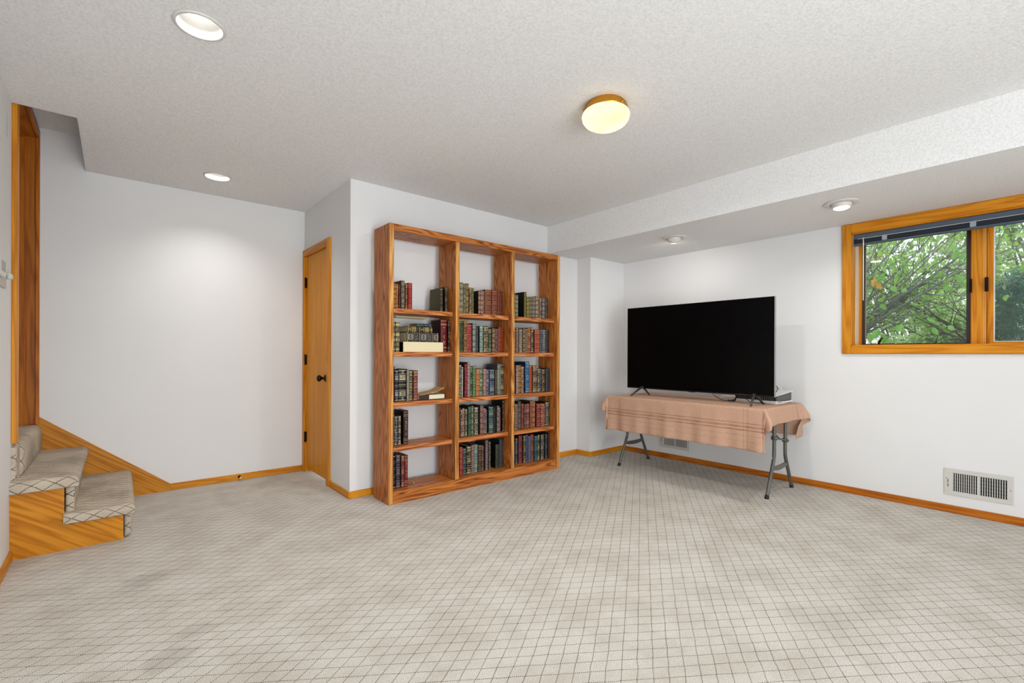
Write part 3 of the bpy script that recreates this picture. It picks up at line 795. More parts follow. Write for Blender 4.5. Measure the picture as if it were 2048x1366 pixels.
# stack lying flat on the second shelf of the left bay, open book on the third
def flat_book(x0, x1, z, th, ys, depth, base, pat, gilt, label, seed, name='book', rz=0):
    """a book lying flat, spine to the front: the standing book turned a quarter"""
    t = make_book(0, th, 0, x1-x0, depth, ys, base, pat, gilt, label, seed, group='books lying flat in the left bay')
    t.location = (x1 if rz == 0 else x1, ys, z+th/2); t.rotation_euler = (0, -PI/2, rz); t.name = 'book'
    return t
z = SHZ[1]+.0004
t = thing('slipcase', 'cream cardboard slipcase lying under the stack of books', 'box', (1.843, 3.25, z)); CRM = mat('cream_card', (222, 206, 168), .7)
box('case', 1.668, 2.018, 3.252, 3.43, z, z+.078, CRM, t, bev=.002, org=t.location)
box('lid_line', 1.668, 1.6685, 3.26, 3.42, z+.002, z+.076, CRM, t, org=t.location)
z += .0785
flat_book(1.70, 1.982, z, .074, 3.262, .16, (46, 42, 44), 'm', (176, 166, 140), 'black book with grey medallions lying on the cream slipcase', 901)
z += .0745
flat_book(1.706, 1.926, z, .044, 3.262, .15, (40, 34, 20), 'l', (206, 180, 104), 'gold panelled book lying on the medallion book in the stack', 902)
z += .0445
flat_book(1.80, 1.934, z, .026, 3.29, .12, (36, 52, 52), 't', (120, 150, 150), 'small dark teal book lying on top of the stack', 903)
z = SHZ[2]+.0004
t = thing('open_book', 'hardback lying with its tan cover raised on the third shelf', 'book', (1.93, 3.26, z), 'books lying flat in the left bay')
CRP = mat('white_pages', (222, 212, 184), .75); TAN = mat('tan_endpaper', (188, 148, 84), .6); DK = mat('dark_board', (46, 26, 20), .5)
box('back_board', 1.800, 2.030, 3.262, 3.40, z, z+.004, DK, t, org=t.location)
box('spine', 1.798, 1.882, 3.258, 3.268, z+.001, z+.040, DK, t, bev=.002, org=t.location)
box('page_block', 1.884, 2.026, 3.264, 3.396, z+.004, z+.038, CRP, t, bev=.002, org=t.location)
box('side_pages', 1.803, 1.884, 3.270, 3.396, z+.004, z+.038, CRP, t, org=t.location)
bm = bmesh.new()
P = [(1.800, z+.040), (1.88, z+.052), (1.96, z+.066), (2.022, z+.092), (2.026, z+.088), (1.96, z+.0625), (1.88, z+.048), (1.802, z+.037)]
poly_prism(bm, P, 'Y', 3.262, 3.395); bobj('front_cover', bm, TAN, t, org=t.location); t.location.x += .013
# scraps on the shelves
PAPER = mat('paper_scrap', (226, 214, 192), .8)
def scrap(label, x, y, z, a, l, wd, m_, name='paper_scrap'):
    bm = bmesh.new(); vs_ = []
    for i in range(5):
        for j in (0, 1):
            u = i/4; vs_.append(bm.verts.new((l*(u-.5), wd*(j-.5), .001+.004*math.sin(u*PI))))
    for i in range(4): bm.faces.new((vs_[2*i], vs_[2*i+2], vs_[2*i+3], vs_[2*i+1]))
    bmesh.ops.solidify(bm, geom=bm.faces[:], thickness=.0006)
    o = bobj(name, bm, m_); o.location = (x, y, z); o.rotation_euler = (0, 0, a)
    return setp(o, label, 'paper')
scrap('torn white paper scrap at the right end of the second shelf', 2.075, 3.256, SHZ[1]+.0006, .4, .04, .018, PAPER)
scrap('small pale paper slip on the bottom shelf of the left bay', 1.80, 3.33, SHZ[4]+.0006, 1.2, .05, .008, PAPER)
scrap('small orange bookmark on the third shelf of the left bay', 1.62, 3.262, SHZ[2]+.0006, .9, .03, .007, mat('orange_ribbon', (206, 130, 40), .6), 'bookmark')
# pale cleats against the wall behind the top shelf
CLEAT = mat('raw_pine_cleat', (214, 196, 150), .7)
for lab, x0, x1 in (('pale pine wall cleat behind the left bay under the top shelf', 1.71, 1.99), ('short pale pine wall cleat behind the middle bay', 2.30, 2.42)):
    o = box('wall_cleat', x0, x1, 3.466, 3.542, 1.395, 1.412, CLEAT, bev=.001); setp(o, lab, 'cleat', 'wall cleats behind the bookcase')

# ------------------------------------------------------------------ folding table
TX0, TX1, TY0, TY1, TZ = 3.70, 4.42, 1.47, 2.925, .700
tb = thing('folding_table', 'folding table with bent grey steel legs under the pink cloth', 'table', (4.06, 2.2, 0)); og = tb.location
box('tabletop', TX0+.006, TX1-.006, TY0+.006, TY1-.006, TZ-.045, TZ-.004, mat('granite_plastic', (190, 188, 182), .6), tb, bev=.008, seg=2, org=og)
RUB = mat('black_rubber_cap', (24, 24, 24), .7)
for Y in (1.505, 2.89):
    for pts in ([(3.827, 0), (3.955, .275), (3.967, .33), (3.968, .45), (3.966, .655)], [(4.333, 0), (4.200, .265), (4.190, .32), (4.190, .42), (4.192, .655)]):
        P = smooth_path([(x, Y, z) for x, z in pts[:1]] + [((pts[0][0]+pts[1][0])/2, Y, pts[1][1]/2)] + [(x, Y, z) for x, z in pts[1:]], 6)
        bm = bmesh.new(); tube(bm, P, .0135, 12); lg = bobj('leg', bm, STEEL, tb, True, org=og)
        d = (P[1]-P[0]).normalized()
        bm = bmesh.new(); tube(bm, [P[0]+d*.0, P[0]+d*.004, P[0]+d*.03], [.0145, .016, .015], 12); 
        c = bobj('foot_cap', bm, RUB, lg, True, org=og)
    bm = bmesh.new()
    a, b = 3.936, 4.222
    top = [(a+(b-a)*i/8, .232 - .006*math.sin(PI*i/8)) for i in range(9)]; bot = [(b-(b-a)*i/8, .203 - .014*math.sin(PI*i/8)) for i in range(9)]
    poly_prism(bm, top+bot, 'Y', Y-.006, Y+.006); bobj('cross_plate', bm, STEEL, tb, org=og)
    bm = bmesh.new(); tube(bm, [(3.968, Y-.012, .452), (4.19, Y-.012, .41)], .007, 10); bobj('brace_rod', bm, STEEL, tb, True, org=og)
    for x, z in ((3.968, .452), (4.19, .41)):
        bm = bmesh.new(); lathe(bm, [(0, Y-.028), (.007, Y-.027), (.0085, Y-.022), (.017, Y-.018), (.017, Y+.018), (0, Y+.019)], x, z, 14, 'Y', cap=False); bobj('pivot_clamp', bm, STEEL, tb, True, org=og)
    bm = bmesh.new(); tube(bm, [(4.08, Y+.0, .43), (4.08, Y+(.25 if Y < 2 else -.25), .655)], .008, 10); bobj('folding_brace', bm, STEEL, tb, True, org=og)

def cloth_mat():
    m = mat('dusty_rose_cloth', (196, 150, 126), .85, spec=.2); g = NB(m)
    uv = g.n('UVMap'); s = g.n('SeparateXYZ'); g.l(uv.outputs[0], s.inputs[0]); u, v = s.outputs[0], s.outputs[1]
    wv = g.n('TexNoise', i_Scale=1.0, i_Detail=3.0); mp = g.n('Mapping'); mp.inputs['Scale'].default_value = (30, 600, 1); g.l(uv.outputs[0], mp.inputs[0]); g.l(mp.outputs[0], wv.inputs['Vector'])
    wh = g.n('TexNoise', i_Scale=1.0, i_Detail=3.0); mp2 = g.n('Mapping'); mp2.inputs['Scale'].default_value = (600, 30, 1); g.l(uv.outputs[0], mp2.inputs[0]); g.l(mp2.outputs[0], wh.inputs['Vector'])
    col = g.ramp(g.math('MULTIPLY', g.math('ADD', wv.outputs[0], wh.outputs[0]), .5), [(.3, lin((180, 140, 114))), (.7, lin((210, 172, 148)))])
    br = g.n('TexNoise', i_Scale=1.0, i_Detail=2.0); mp3 = g.n('Mapping'); mp3.inputs['Scale'].default_value = (16, 60, 1); g.l(uv.outputs[0], mp3.inputs[0]); g.l(mp3.outputs[0], br.inputs['Vector'])
    k = None
    for c0, wd, a in ((-.122, .0035, .5), (-.148, .008, .42), (-.174, .0045, .55), (-.215, .003, .18), (-.26, .003, .15), (.60, .01, .3)):
        mk = g.math('LESS_THAN', g.math('ABSOLUTE', g.math('SUBTRACT', v, c0)), wd); mk = g.math('MULTIPLY', mk, g.math('MULTIPLY', g.math('MULTIPLY', br.outputs[0], 1.9), a))
        k = mk if k is None else g.math('ADD', k, mk)
    for c0, wd, a in ((.12, .01, .16), (.15, .004, .2), (1.31, .008, .16), (.5, .004, .10), (.9, .004, .10)):
        mk = g.math('MULTIPLY', g.math('LESS_THAN', g.math('ABSOLUTE', g.math('SUBTRACT', u, c0)), wd), a); k = g.math('ADD', k, mk)
    col = g.mix(g.math('MINIMUM', k, .8), col, lin((132, 74, 52)))
    g.l(col, g.b.inputs['Base Color']); g.bump(g.math('ADD', wv.outputs[0], wh.outputs[0]), .2, .001)
    return m
CLOTH = cloth_mat()
def cloth():
    AF, AB, BR, BL = .325, .28, .130, .115
    W, L = TX1-TX0, TY1-TY0
    ps = [-AF + AF*i/26 for i in range(26)] + [W*i/20 for i in range(21)] + [W+AB*i/20 for i in range(1, 21)]
    qs = [-BR + BR*i/14 for i in range(14)] + [L*i/90 for i in range(91)] + [L+BL*i/12 for i in range(1, 13)]
    R = .006
    def drop(a):   # arc length a past the edge -> (out, down) with a small rounded edge
        if a < R*PI/2: t = a/R; return R*math.sin(t), R*(1-math.cos(t))
        return R, R + (a-R*PI/2)
    def pos(p, q):
        a = max(-p, p-W, 0); b = max(-q, q-L, 0)
        sx = -1 if p < 0 else 1; sq = -1 if q < 0 else 1
        ex = TX0 if p < 0 else TX1; ey = TY0 if q < 0 else TY1
        if a == 0 and b == 0:
            return (TX0+p, TY0+q, TZ + .0006*noise.noise(Vector((p*14, q*14, 1))))
        if b == 0:
            o, d = drop(a); k = min(1, d/.3)
            near = min(q, L-q)
            o += k*(.010 + .009*math.sin(q*17+.8) + .006*math.sin(q*41) + .010*noise.noise(Vector((q*5, a*4, 2)))) + .05*k*math.exp(-near/.05)*0
            end = .055*k*math.exp(-(near/.09)**2); o += end*.2
            dr = d - .02*k*math.exp(-((near-.4)/.35)**2)*0
            return (ex+sx*o, TY0+q, TZ-dr)
        if a == 0:
            o, d = drop(b); k = min(1, d/.13); nr = min(p, W-p)
            o += k*(.010+.006*math.sin(p*21)) + .030*k*math.exp(-nr/.10)
            return (TX0+p, ey+sq*o, TZ-d)
        r = math.hypot(a, b); ph = math.atan2(b, a)
        o, d = drop(r)
        k = min(1, r/.10); s2 = math.sin(2*ph)
        flare = k*(.034*math.sin(ph) + .012) + (.20*r*s2**1.3)
        # fold the slack back in towards the side
        fold = -.75*r*max(0, math.sin(4*ph-.6))*min(1, r/.2)*(ph < PI/4+.2)
        oo = o + flare + fold*.6
        dz = math.sqrt(max(0, d*d - (flare*.7)**2))
        return (ex+sx*oo*math.cos(ph), ey+sq*oo*math.sin(ph), TZ-dz)
    bm = bmesh.new(); uvl = bm.loops.layers.uv.new('UVMap')
    G = [[bm.verts.new(pos(p, q)) for q in qs] for p in ps]
    for i in range(len(ps)-1):
        for j in range(len(qs)-1):
            f = bm.faces.new((G[i][j], G[i+1][j], G[i+1][j+1], G[i][j+1])); f.smooth = True
            for lp, (ii, jj) in zip(f.loops, ((i, j), (i+1, j), (i+1, j+1), (i, j+1))): lp[uvl].uv = (qs[jj], ps[ii])
    o = bobj('tablecloth', bm, CLOTH)
    o.location = (0, 0, 0)
    md = o.modifiers.new('thick', 'SOLIDIFY'); md.thickness = .0016; md.offset = 1
    return o
cl = setp(cloth(), 'dusty pink cloth with brown stripes draped over the folding table', 'tablecloth')

# ------------------------------------------------------------------ television
tv = thing('television', 'large black flat television standing on the pink table cloth', 'television', (3.96, 2.193, .702)); og = tv.location
X0 = 3.957; y0, y1, z0, z1 = 1.498, 2.888, .772, 1.568
SCR = mat('black_screen', (5, 5, 6), .22, spec=.10); BEZ = mat('thin_bezel', (44, 38, 34), .35, .6); SIDE = mat('silver_edge', (150, 148, 142), .35, .5); BACK = mat('rear_shell', (40, 40, 42), .5)
bm = bmesh.new(); abox(bm, X0+.001, X0+.010, y0, y1, z0, z1)
scr = box('screen', X0, X0+.004, y0+.004, y1-.004, z0+.010, z1-.004, SCR, tv, org=og)
for nm, a in (('bezel', (X0-.001, X0+.022, y0, y0+.004, z0, z1)), ('bezel', (X0-.001, X0+.022, y1-.004, y1, z0, z1)), ('bezel', (X0-.001, X0+.022, y0+.004, y1-.004, z1-.004, z1)), ('bezel', (X0-.001, X0+.022, y0+.004, y1-.004, z0, z0+.010))):
    o = box(nm, *a, BEZ if a[3] > y0+.01 else SIDE, tv, bev=.001, org=og)
box('panel_back', X0+.004, X0+.024, y0+.004, y1-.004, z0+.004, z1-.004, BACK, tv, org=og)
bm = bmesh.new(); abox(bm, X0+.024, X0+.062, y0+.16, y1-.16, z0+.02, z0+.46, .015, 3); bobj('rear_housing', bm, BACK, tv, org=og)
box('center_badge', X0-.002, X0+.0, 2.16, 2.225, z0-.004, z0+.003, BEZ, tv, org=og)
FOOTM = mat('dark_grey_foot', (70, 68, 64), .35, .5)
for ay, fy1, fy2 in ((2.709, 2.745, 2.688), (1.652, 1.622, 1.618)):
    bm = bmesh.new()
    for (xe, ye) in ((3.825, fy1), (4.045, fy2)):
        n = 6; prev = None
        for i in range(n+1):
            t_ = i/n; x = 3.957 + (xe-3.957)*t_; y = ay + (ye-ay)*t_; zz = .778 - (.778-.7035)*(t_**1.25)
            hw_ = .011 - .003*t_; th = .016 - .010*t_
            rg = [bm.verts.new((x, y-hw_, zz)), bm.verts.new((x, y+hw_, zz)), bm.verts.new((x, y+hw_, zz+th)), bm.verts.new((x, y-hw_, zz+th))]
            if prev:
                for k in range(4): bm.faces.new((prev[k], prev[(k+1) % 4], rg[(k+1) % 4], rg[k]))
            else: bm.faces.new(rg)
            prev = rg
        bm.faces.new(prev)
    bobj('foot', bm, FOOTM, tv, org=og)

# ------------------------------------------------------------------ console behind the tv
gc = thing('game_console', 'white and black game console lying flat behind the right end of the television', 'game console', (4.13, 1.556, .7025), rz=0)
e1 = Vector((.985, -.09, 0)).normalized(); e2 = Vector((-e1.y, e1.x, 0))
def cpt(u, v, z): p = e1*u + e2*v; return (p.x, p.y, z-.7025)
def sheet(name, U, V, zf, th, mt, par):
    bm = bmesh.new(); n1, n2 = 10, 10; T = []; B = []
    for i in range(n1+1):
        ra, rb = [], []
        for j in range(n2+1):
            u = U[0]+(U[1]-U[0])*i/n1; v = V[0]+(V[1]-V[0])*j/n2; z = zf(i/n1, j/n2)
            ra.append(bm.verts.new(cpt(u, v, z+th(i/n1, j/n2)))); rb.append(bm.verts.new(cpt(u, v, z)))
        T.append(ra); B.append(rb)
    for i in range(n1):
        for j in range(n2):
            bm.faces.new((T[i][j], T[i+1][j], T[i+1][j+1], T[i][j+1])); bm.faces.new((B[i][j], B[i][j+1], B[i+1][j+1], B[i+1][j]))
    for i in range(n1):
        bm.faces.new((T[i][0], B[i][0], B[i+1][0], T[i+1][0])); bm.faces.new((T[i+1][n2], B[i+1][n2], B[i][n2], T[i][n2]))
    for j in range(n2):
        bm.faces.new((T[0][j+1], B[0][j+1], B[0][j], T[0][j])); bm.faces.new((T[n1][j], B[n1][j], B[n1][j+1], T[n1][j+1]))
    return bobj(name, bm, mt, par)
WP = mat('matte_white_plate', (226, 226, 224), .4); PB = mat('glossy_black_core', (18, 18, 20), .22); PG = mat('grey_core_face', (74, 76, 76), .35)
sheet('top_plate', (-.004, .29), (-.004, .345), lambda a, b: .766+.030*a, lambda a, b: .006, WP, gc)
sheet('bottom_plate', (0, .285), (0, .345), lambda a, b: .7025+.022*max(0, a-.4)**1.4, lambda a, b: .024-.014*a, WP, gc)
sheet('core', (.006, .275), (.006, .335), lambda a, b: .724, lambda a, b: .043+.028*a, PB, gc)
sheet('front_face', (.02, .272), (.003, .007), lambda a, b: .728+.002*a, lambda a, b: .036+.026*a, PG, gc)
for k in range(18):
    v = .02 + k*.017
    sheet('vent_fin', (.002, .007), (v, v+.006), lambda a, b: .728, lambda a, b: .036, PG, gc)
sheet('disc_slot', (.03, .105), (-.0015, .002), lambda a, b: .715, lambda a, b: .0035, BLACKG, gc)

# small white box, cables
o = box('power_adapter', 4.28, 4.345, 1.86, 2.09, .7025, .732, WHITE, bev=.003); setp(o, 'low white box lying on the cloth behind the television', 'adapter')
CB = mat('black_cable', (20, 19, 18), .5); CW = mat('white_cable', (230, 228, 222), .45)
def cable(label, pts, r, m_, grp=None):
    bm = bmesh.new(); tube(bm, smooth_path(pts, 8), r, 8); o = bobj('cable', bm, m_, None, True); return setp(o, label, 'cable', grp)
cable('thin black cable looping widest under the middle of the television', [(4.03, 2.06, .80), (4.06, 2.03, .742), (4.10, 1.97, .7065), (4.12, 1.90, .712), (4.09, 1.855, .75), (4.03, 1.85, .80)], .0028, CB, 'black cables behind the television')
cable('thick bunched black cable hanging below the television beside the wide loop', [(4.03, 1.855, .80), (4.07, 1.85, .755), (4.09, 1.865, .722), (4.10, 1.88, .7085), (4.09, 1.93, .7085)], .0055, CB, 'black cables behind the television')
cable('short black cable curving towards the right television foot', [(4.03, 1.80, .80), (4.05, 1.78, .755), (4.085, 1.73, .709), (4.10, 1.67, .7075), (4.08, 1.61, .7075)], .003, CB, 'black cables behind the television')
cable('white cable arching from the television edge to the console top', [(4.03, 1.60, .80), (4.10, 1.58, .85), (4.17, 1.565, .853), (4.21, 1.548, .832), (4.235, 1.55, .7985), (4.235, 1.58, .7985)], .0035, CW)
cable('black cable curl showing at the right edge of the television', [(4.03, 1.56, .87), (4.11, 1.545, .855), (4.125, 1.54, .83), (4.11, 1.548, .805), (4.06, 1.57, .795)], .003, CB)

# ------------------------------------------------------------------ vents
VWH = mat('vent_enamel', (206, 203, 197), .45)
def vent(y0, z0, label):
    W_, H_ = .340, .187
    t = thing('vent_register', label, 'vent', (XR, y0, z0), 'white wall vents above the baseboard')
    d = .006; xs = (-d, -.0005)
    def b(nm, a0, a1, c0, c1, m_=VWH, x=xs, bev=.0015): return box(nm, x[0], x[1], a0, a1, c0, c1, m_, t, bev=bev)
    # position counted from the right end (low y) so that +y is to the left in view
    b('frame_rail', 0, W_, 0, .030); b('frame_rail', 0, W_, H_-.030, H_)
    b('frame_end', 0, .030, .030, H_-.030); b('frame_end', W_-.045, W_, .030, H_-.030); b('center_bar', .160, .172, .030, H_-.030)
    box('duct_shadow', -.0008, -.0002, .028, W_-.043, .028, H_-.028, BLACKG, t)
    for a, c in ((.030, .160), (.172, W_-.045)):
        n = 11; p = (c-a)/n
        for k in range(n):
            y = a + p*(k+.5)
            if k < n-0: box('slat', -.0052, -.0012, y-.0022+p*.25, y+.0022+p*.25, .031, H_-.031, VWH, t)
    for k in range(5): box('damper_bar', -.0018, -.0009, .03, W_-.045, .045+k*.024, .0465+k*.024, mat('damper_grey', (120, 116, 110), .5) if k == 0 else bpy.data.materials['damper_grey'], t)
    box('lever', -.016, -.005, W_-.026, W_-.016, H_*.42, H_*.46, VWH, t, bev=.001)
    box('lever_slot', -.0066, -.0059, W_-.023, W_-.0195, H_*.30, H_*.60, BLACKG, t)
    for y in (.014, W_-.012):
        bm = bmesh.new(); lathe(bm, [(0, -.0075), (.003, -.007), (.0035, -.006)], y, H_*.5 if y < .1 else H_*.62, 10, 'X', cap=False); bobj('screw', bm, STEEL, t)
    return t
vent(.242, .124, 'white wall vent below the window, fully in view')
vent(2.522, .112, 'white wall vent half hidden behind the pink table cloth')

# ------------------------------------------------------------------ window
wn = thing('window_1', None, None, (XR, .41, WZ0), kind='structure'); og = wn.location
cx0 = XR-.020
box('casing', cx0, XR, WY1, 1.197, 1.117, 2.153, FIR['Z'], wn, bev=.004, org=og)
box('casing', cx0, XR, WY0-.060, WY0, 1.117, 2.153, FIR['Z'], wn, bev=.004, org=og)
box('head_casing', cx0, XR, WY0, WY1, 2.080, 2.153, FIR['Y'], wn, bev=.004, org=og)
box('bottom_casing', cx0, XR, WY0, WY1, 1.117, 1.180, FIR['Y'], wn, bev=.004, org=og)
SX = 4.70
LIN = FIR
CREAMJ = mat('pale_lit_reveal', (226, 208, 180), .5)  # lit look of the side reveal is put into this cream colour
box('reveal', XR-.004, 4.62, WY1-.006, WY1+.004, WZ0, WZ1, LIN['Z'], wn, org=og); box('side_liner', 4.60, SX-.0, WY1-.010, WY1, WZ0, WZ1-.0, CREAMJ, wn, org=og)
box('reveal', XR-.004, SX+.05, WY0-.004, WY0+.006, WZ0, WZ1, LIN['Z'], wn, org=og)
box('head_reveal', XR-.004, SX+.05, WY0, WY1, WZ1-.012, WZ1+.004, LIN['Y'], wn, org=og)
box('sill', XR-.004, SX+.05, WY0, WY1, WZ0-.006, WZ0+.008, LIN['Y'], wn, org=og)
BRN = mat('brown_sash_metal', (44, 32, 24), .45)
def sash(ya, yb, screen):
    t = 0
    fz0, fz1 = WZ0+.008, WZ1-.012
    if screen:
        fr = .028
        for nm, a in (('sash_stile', (ya, ya+fr, fz0, fz1)), ('sash_stile', (yb-fr, yb, fz0, fz1)), ('sash_rail', (ya+fr, yb-fr, fz0, fz0+.012)), ('sash_rail', (ya+fr, yb-fr, fz1-.02, fz1))):
            box(nm, SX, SX+.035, *a, BRN, wn, bev=.002, org=og)
        box('glazing_bead', SX+.01, SX+.02, yb-fr-.004, yb-fr, fz0+.012, fz1-.02, mat('grey_bead', (150, 152, 140), .5), wn, org=og)
        box('pane', SX+.018, SX+.021, ya+fr, yb-fr, fz0+.012, fz1-.02, GLASS, wn, org=og)
    else:
        fr = .032
        for nm, a, ax in (('sash_stile', (ya, ya+fr, fz0, fz1), 'Z'), ('sash_stile', (yb-fr, yb, fz0, fz1), 'Z'), ('sash_rail', (ya+fr, yb-fr, fz0, fz0+.016), 'Y'), ('sash_rail', (ya+fr, yb-fr, fz1-.02, fz1), 'Y')):
            box(nm, SX, SX+.035, *a, FIR[ax], wn, bev=.002, org=og)
        WB = mat('white_bead', (228, 232, 236), .4)
        for nm, a in (('glazing_bead', (yb-fr-.006, yb-fr, fz0+.016, fz1-.02)), ('glazing_bead', (ya+fr, yb-fr-.006, fz0+.016, fz0+.021))): box(nm, SX+.008, SX+.02, *a, WB, wn, org=og)
        box('pane', SX+.018, SX+.021, ya+fr, yb-fr, fz0+.016, fz1-.02, GLASS, wn, org=og)
sash(.462, 1.118, True)
box('sash_stop', SX-.02, SX+.0, 1.110, WY1-.008, WZ0+.008, WZ1-.012, FIR['Z'], wn, org=og)
box('mullion', SX-.030, SX+.04, .385, .462, WZ0+.008, WZ1-.012, FIR['Z'], wn, bev=.002, org=og)
box('mullion_trim', SX-.022, SX, .452, .466, WZ0+.008, WZ1-.012, FIRD['Z'], wn, bev=.002, org=og)
box('mullion_groove', SX-.0315, SX-.029, .397, .3985, WZ0+.008, WZ1-.012, CREAMJ, wn, org=og)
box('mullion_groove', SX-.0315, SX-.029, .389, .3905, WZ0+.008, WZ1-.012, CREAMJ, wn, org=og)
sash(WY0+.006, .384, False)
for y, w_ in ((.466, .009), (.388, .014)):
    bm = bmesh.new(); abox(bm, SX-.046, SX-.026, y-w_, y+.004, 1.555, 1.655, .003); abox(bm, SX-.056, SX-.044, y-.004, y+.001, 1.57, 1.64, .002); bobj('latch', bm, BRONZE, wn, org=og)
# crank handle at the lower left
bm = bmesh.new(); tube(bm, smooth_path([(SX-.02, .995, 1.19), (SX-.04, .99, 1.205), (SX-.045, .975, 1.235), (SX-.04, .965, 1.245)], 5), [.009]*10+[.006]*6, 8); bobj('crank_handle', bm, BRONZE, wn, True, org=og)

# raised blind
bl = thing('window_blind', 'raised dark blue-grey slatted blind at the top of the window', 'blind', (4.555, .39, 2.08)); og = bl.location
HR = mat('blind_rail', (74, 88, 104), .4); STK = mat('blind_slats', (34, 44, 54), .5); LC = mat('clear_plastic_clip', (150, 160, 170), .25)
ya, yb = WY0+.012, 1.130
box('head_rail', 4.532, 4.572, ya, yb, 2.034, 2.070, HR, bl, bev=.002, org=og)
bm = bmesh.new()
for k in range(12): abox(bm, 4.534, 4.570, ya+.002, yb-.002, 1.999+k*.0029, 2.0008+k*.0029)
o = bobj('slat_stack', bm, STK, bl, org=og); o['kind'] = 'stuff'
box('bottom_rail', 4.533, 4.571, ya, yb, 1.982, 1.997, HR, bl, bev=.003, org=og)
bm = bmesh.new(); tube(bm, [(4.528, ya, 2.033), (4.528, yb-.03, 2.031)], .0016, 6); bobj('cord', bm, CW, bl, org=og)
for y in (.93, .44, -.1):
    bm = bmesh.new(); abox(bm, 4.527, 4.534, y-.016, y+.016, 1.996, 2.030, .002); bobj('bracket_clip', bm, LC, bl, org=og)
bm = bmesh.new(); tube(bm, [(4.526, 1.064, 2.038), (4.524, 1.062, 2.0), (4.524, 1.062, 1.54)], .0042, 8); bobj('tilt_wand', bm, WHITE, bl, True, org=og)
box('end_cap', 4.53, 4.574, yb-.001, yb+.004, 1.975, 2.072, LC, bl, org=og)

# ------------------------------------------------------------------ small wall things
t = thing('wall_thermostat', 'white thermostat box on the left wall beside the stair opening', 'thermostat', (XL, 3.44, 1.49))
og = t.location
box('back_plate', XL, XL+.008, 3.10, 3.44, 1.425, 1.475, mat('beige_plate', (190, 184, 176), .5), t, bev=.003, org=og)
box('housing', XL, XL+.020, 3.08, 3.34, 1.467, 1.552, WHITE, t, bev=.006, seg=2, org=og)
for k in range(4): box('grille_slot', XL+.0195, XL+.0205, 3.22+k*.028, 3.232+k*.028, 1.49, 1.54, STEEL, t, org=og)
bm = bmesh.new(); tube(bm, [(XL+.003, 3.50, 1.508), (XL+.010, 3.50, 1.506), (XL+.013, 3.50, 1.498), (XL+.013, 3.50, 1.480)], [.009, .010, .012, .012], 12); bobj('side_knob', bm, mat('greenish_white_knob', (196, 200, 188), .4), t, True, org=og)
box('knob_arm', XL, XL+.006, 3.43, 3.50, 1.498, 1.506, WHITE, t, bev=.002, org=og)
bm = bmesh.new(); tube(bm, smooth_path([(XL+.001, 3.497, 2.33), (XL+.002, 3.497, 2.26), (XL+.002, 3.485, 2.235), (XL+.002, 3.492, 2.215), (XL+.002, 3.505, 2.21)], 6), .0022, 6)
o = bobj('wall_hook', bm, mat('painted_wire', (178, 175, 170), .6), None, True); setp(o, 'thin painted wire hook high on the left wall', 'hook')
t = thing('door_stop', 'small dark door stop with a cream tip on the back baseboard', 'door stop', (.833, YB-BT, .030))
bm = bmesh.new(); lathe(bm, [(.012, 0), (.012, -.004), (.006, -.007), (.0055, -.045), (.0075, -.047)], 0, 0, 12, 'Y'); bobj('spring_rod', bm, BRONZE, t, True)
bm = bmesh.new(); lathe(bm, [(.0085, -.046), (.009, -.058), (.006, -.061)], 0, 0, 12, 'Y'); bobj('rubber_tip', bm, mat('cream_tip', (220, 200, 150), .6), t, True)

# ------------------------------------------------------------------ garden outside
gm = mat('lawn_grass', (96, 124, 62), .9)
struct(box('ground', 4.76, 26, -9, 14, .90, .98, gm))
def leaf_mat(name, a, b):
    m = mat(name, a, .5, spec=.4); g = NB(m); oi = g.n('NewGeometry')
    n = g.n('TexNoise', i_Scale=7.0, i_Detail=2.0); g.l(oi.outputs['Position'], n.inputs['Vector'])
    g.l(g.ramp(n.outputs[0], [(.35, lin(a)), (.65, lin(b))]), g.b.inputs['Base Color'])
    tr = g.nt.nodes.new('ShaderNodeBsdfTranslucent'); tr.inputs[0].default_value = (*lin(b), 1)
    mx = g.nt.nodes.new('ShaderNodeMixShader'); mx.inputs[0].default_value = .45; out = g.nt.nodes['Material Output']
    g.l(g.b.outputs[0], mx.inputs[1]); g.l(tr.outputs[0], mx.inputs[2]); g.l(mx.outputs[0], out.inputs[0])
    return m
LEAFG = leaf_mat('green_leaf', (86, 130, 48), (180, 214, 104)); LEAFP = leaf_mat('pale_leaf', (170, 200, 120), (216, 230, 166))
LEAFB = leaf_mat('bright_leaf', (100, 156, 62), (150, 196, 92)); LEAFY = leaf_mat('autumn_leaf', (214, 150, 60), (226, 180, 90))
CONI = leaf_mat('conifer_needles', (50, 92, 74), (124, 164, 142)); BARK = mat('grey_bark', (126, 120, 116), .85); BARKD = mat('dark_bark', (80, 72, 66), .85)
def leafverts(V, Fc, p, d, up, L, wd):
    d = d.normalized(); s = d.cross(up).normalized()*wd; nrm = s.cross(d).normalized()
    i = len(V)
    V += [p, p+d*L*.35+s-nrm*wd*.25, p+d*L*.7+s*.75-nrm*wd*.2, p+d*L, p+d*L*.7-s*.75-nrm*wd*.2, p+d*L*.35-s-nrm*wd*.25, p+d*L*.5]
    Fc += [(i, i+1, i+6), (i+1, i+2, i+6), (i+2, i+3, i+6), (i+3, i+4, i+6), (i+4, i+5, i+6), (i+5, i, i+6)]
def rv(rng): return Vector((rng.gauss(0, 1), rng.gauss(0, 1), rng.gauss(0, 1))).normalized()
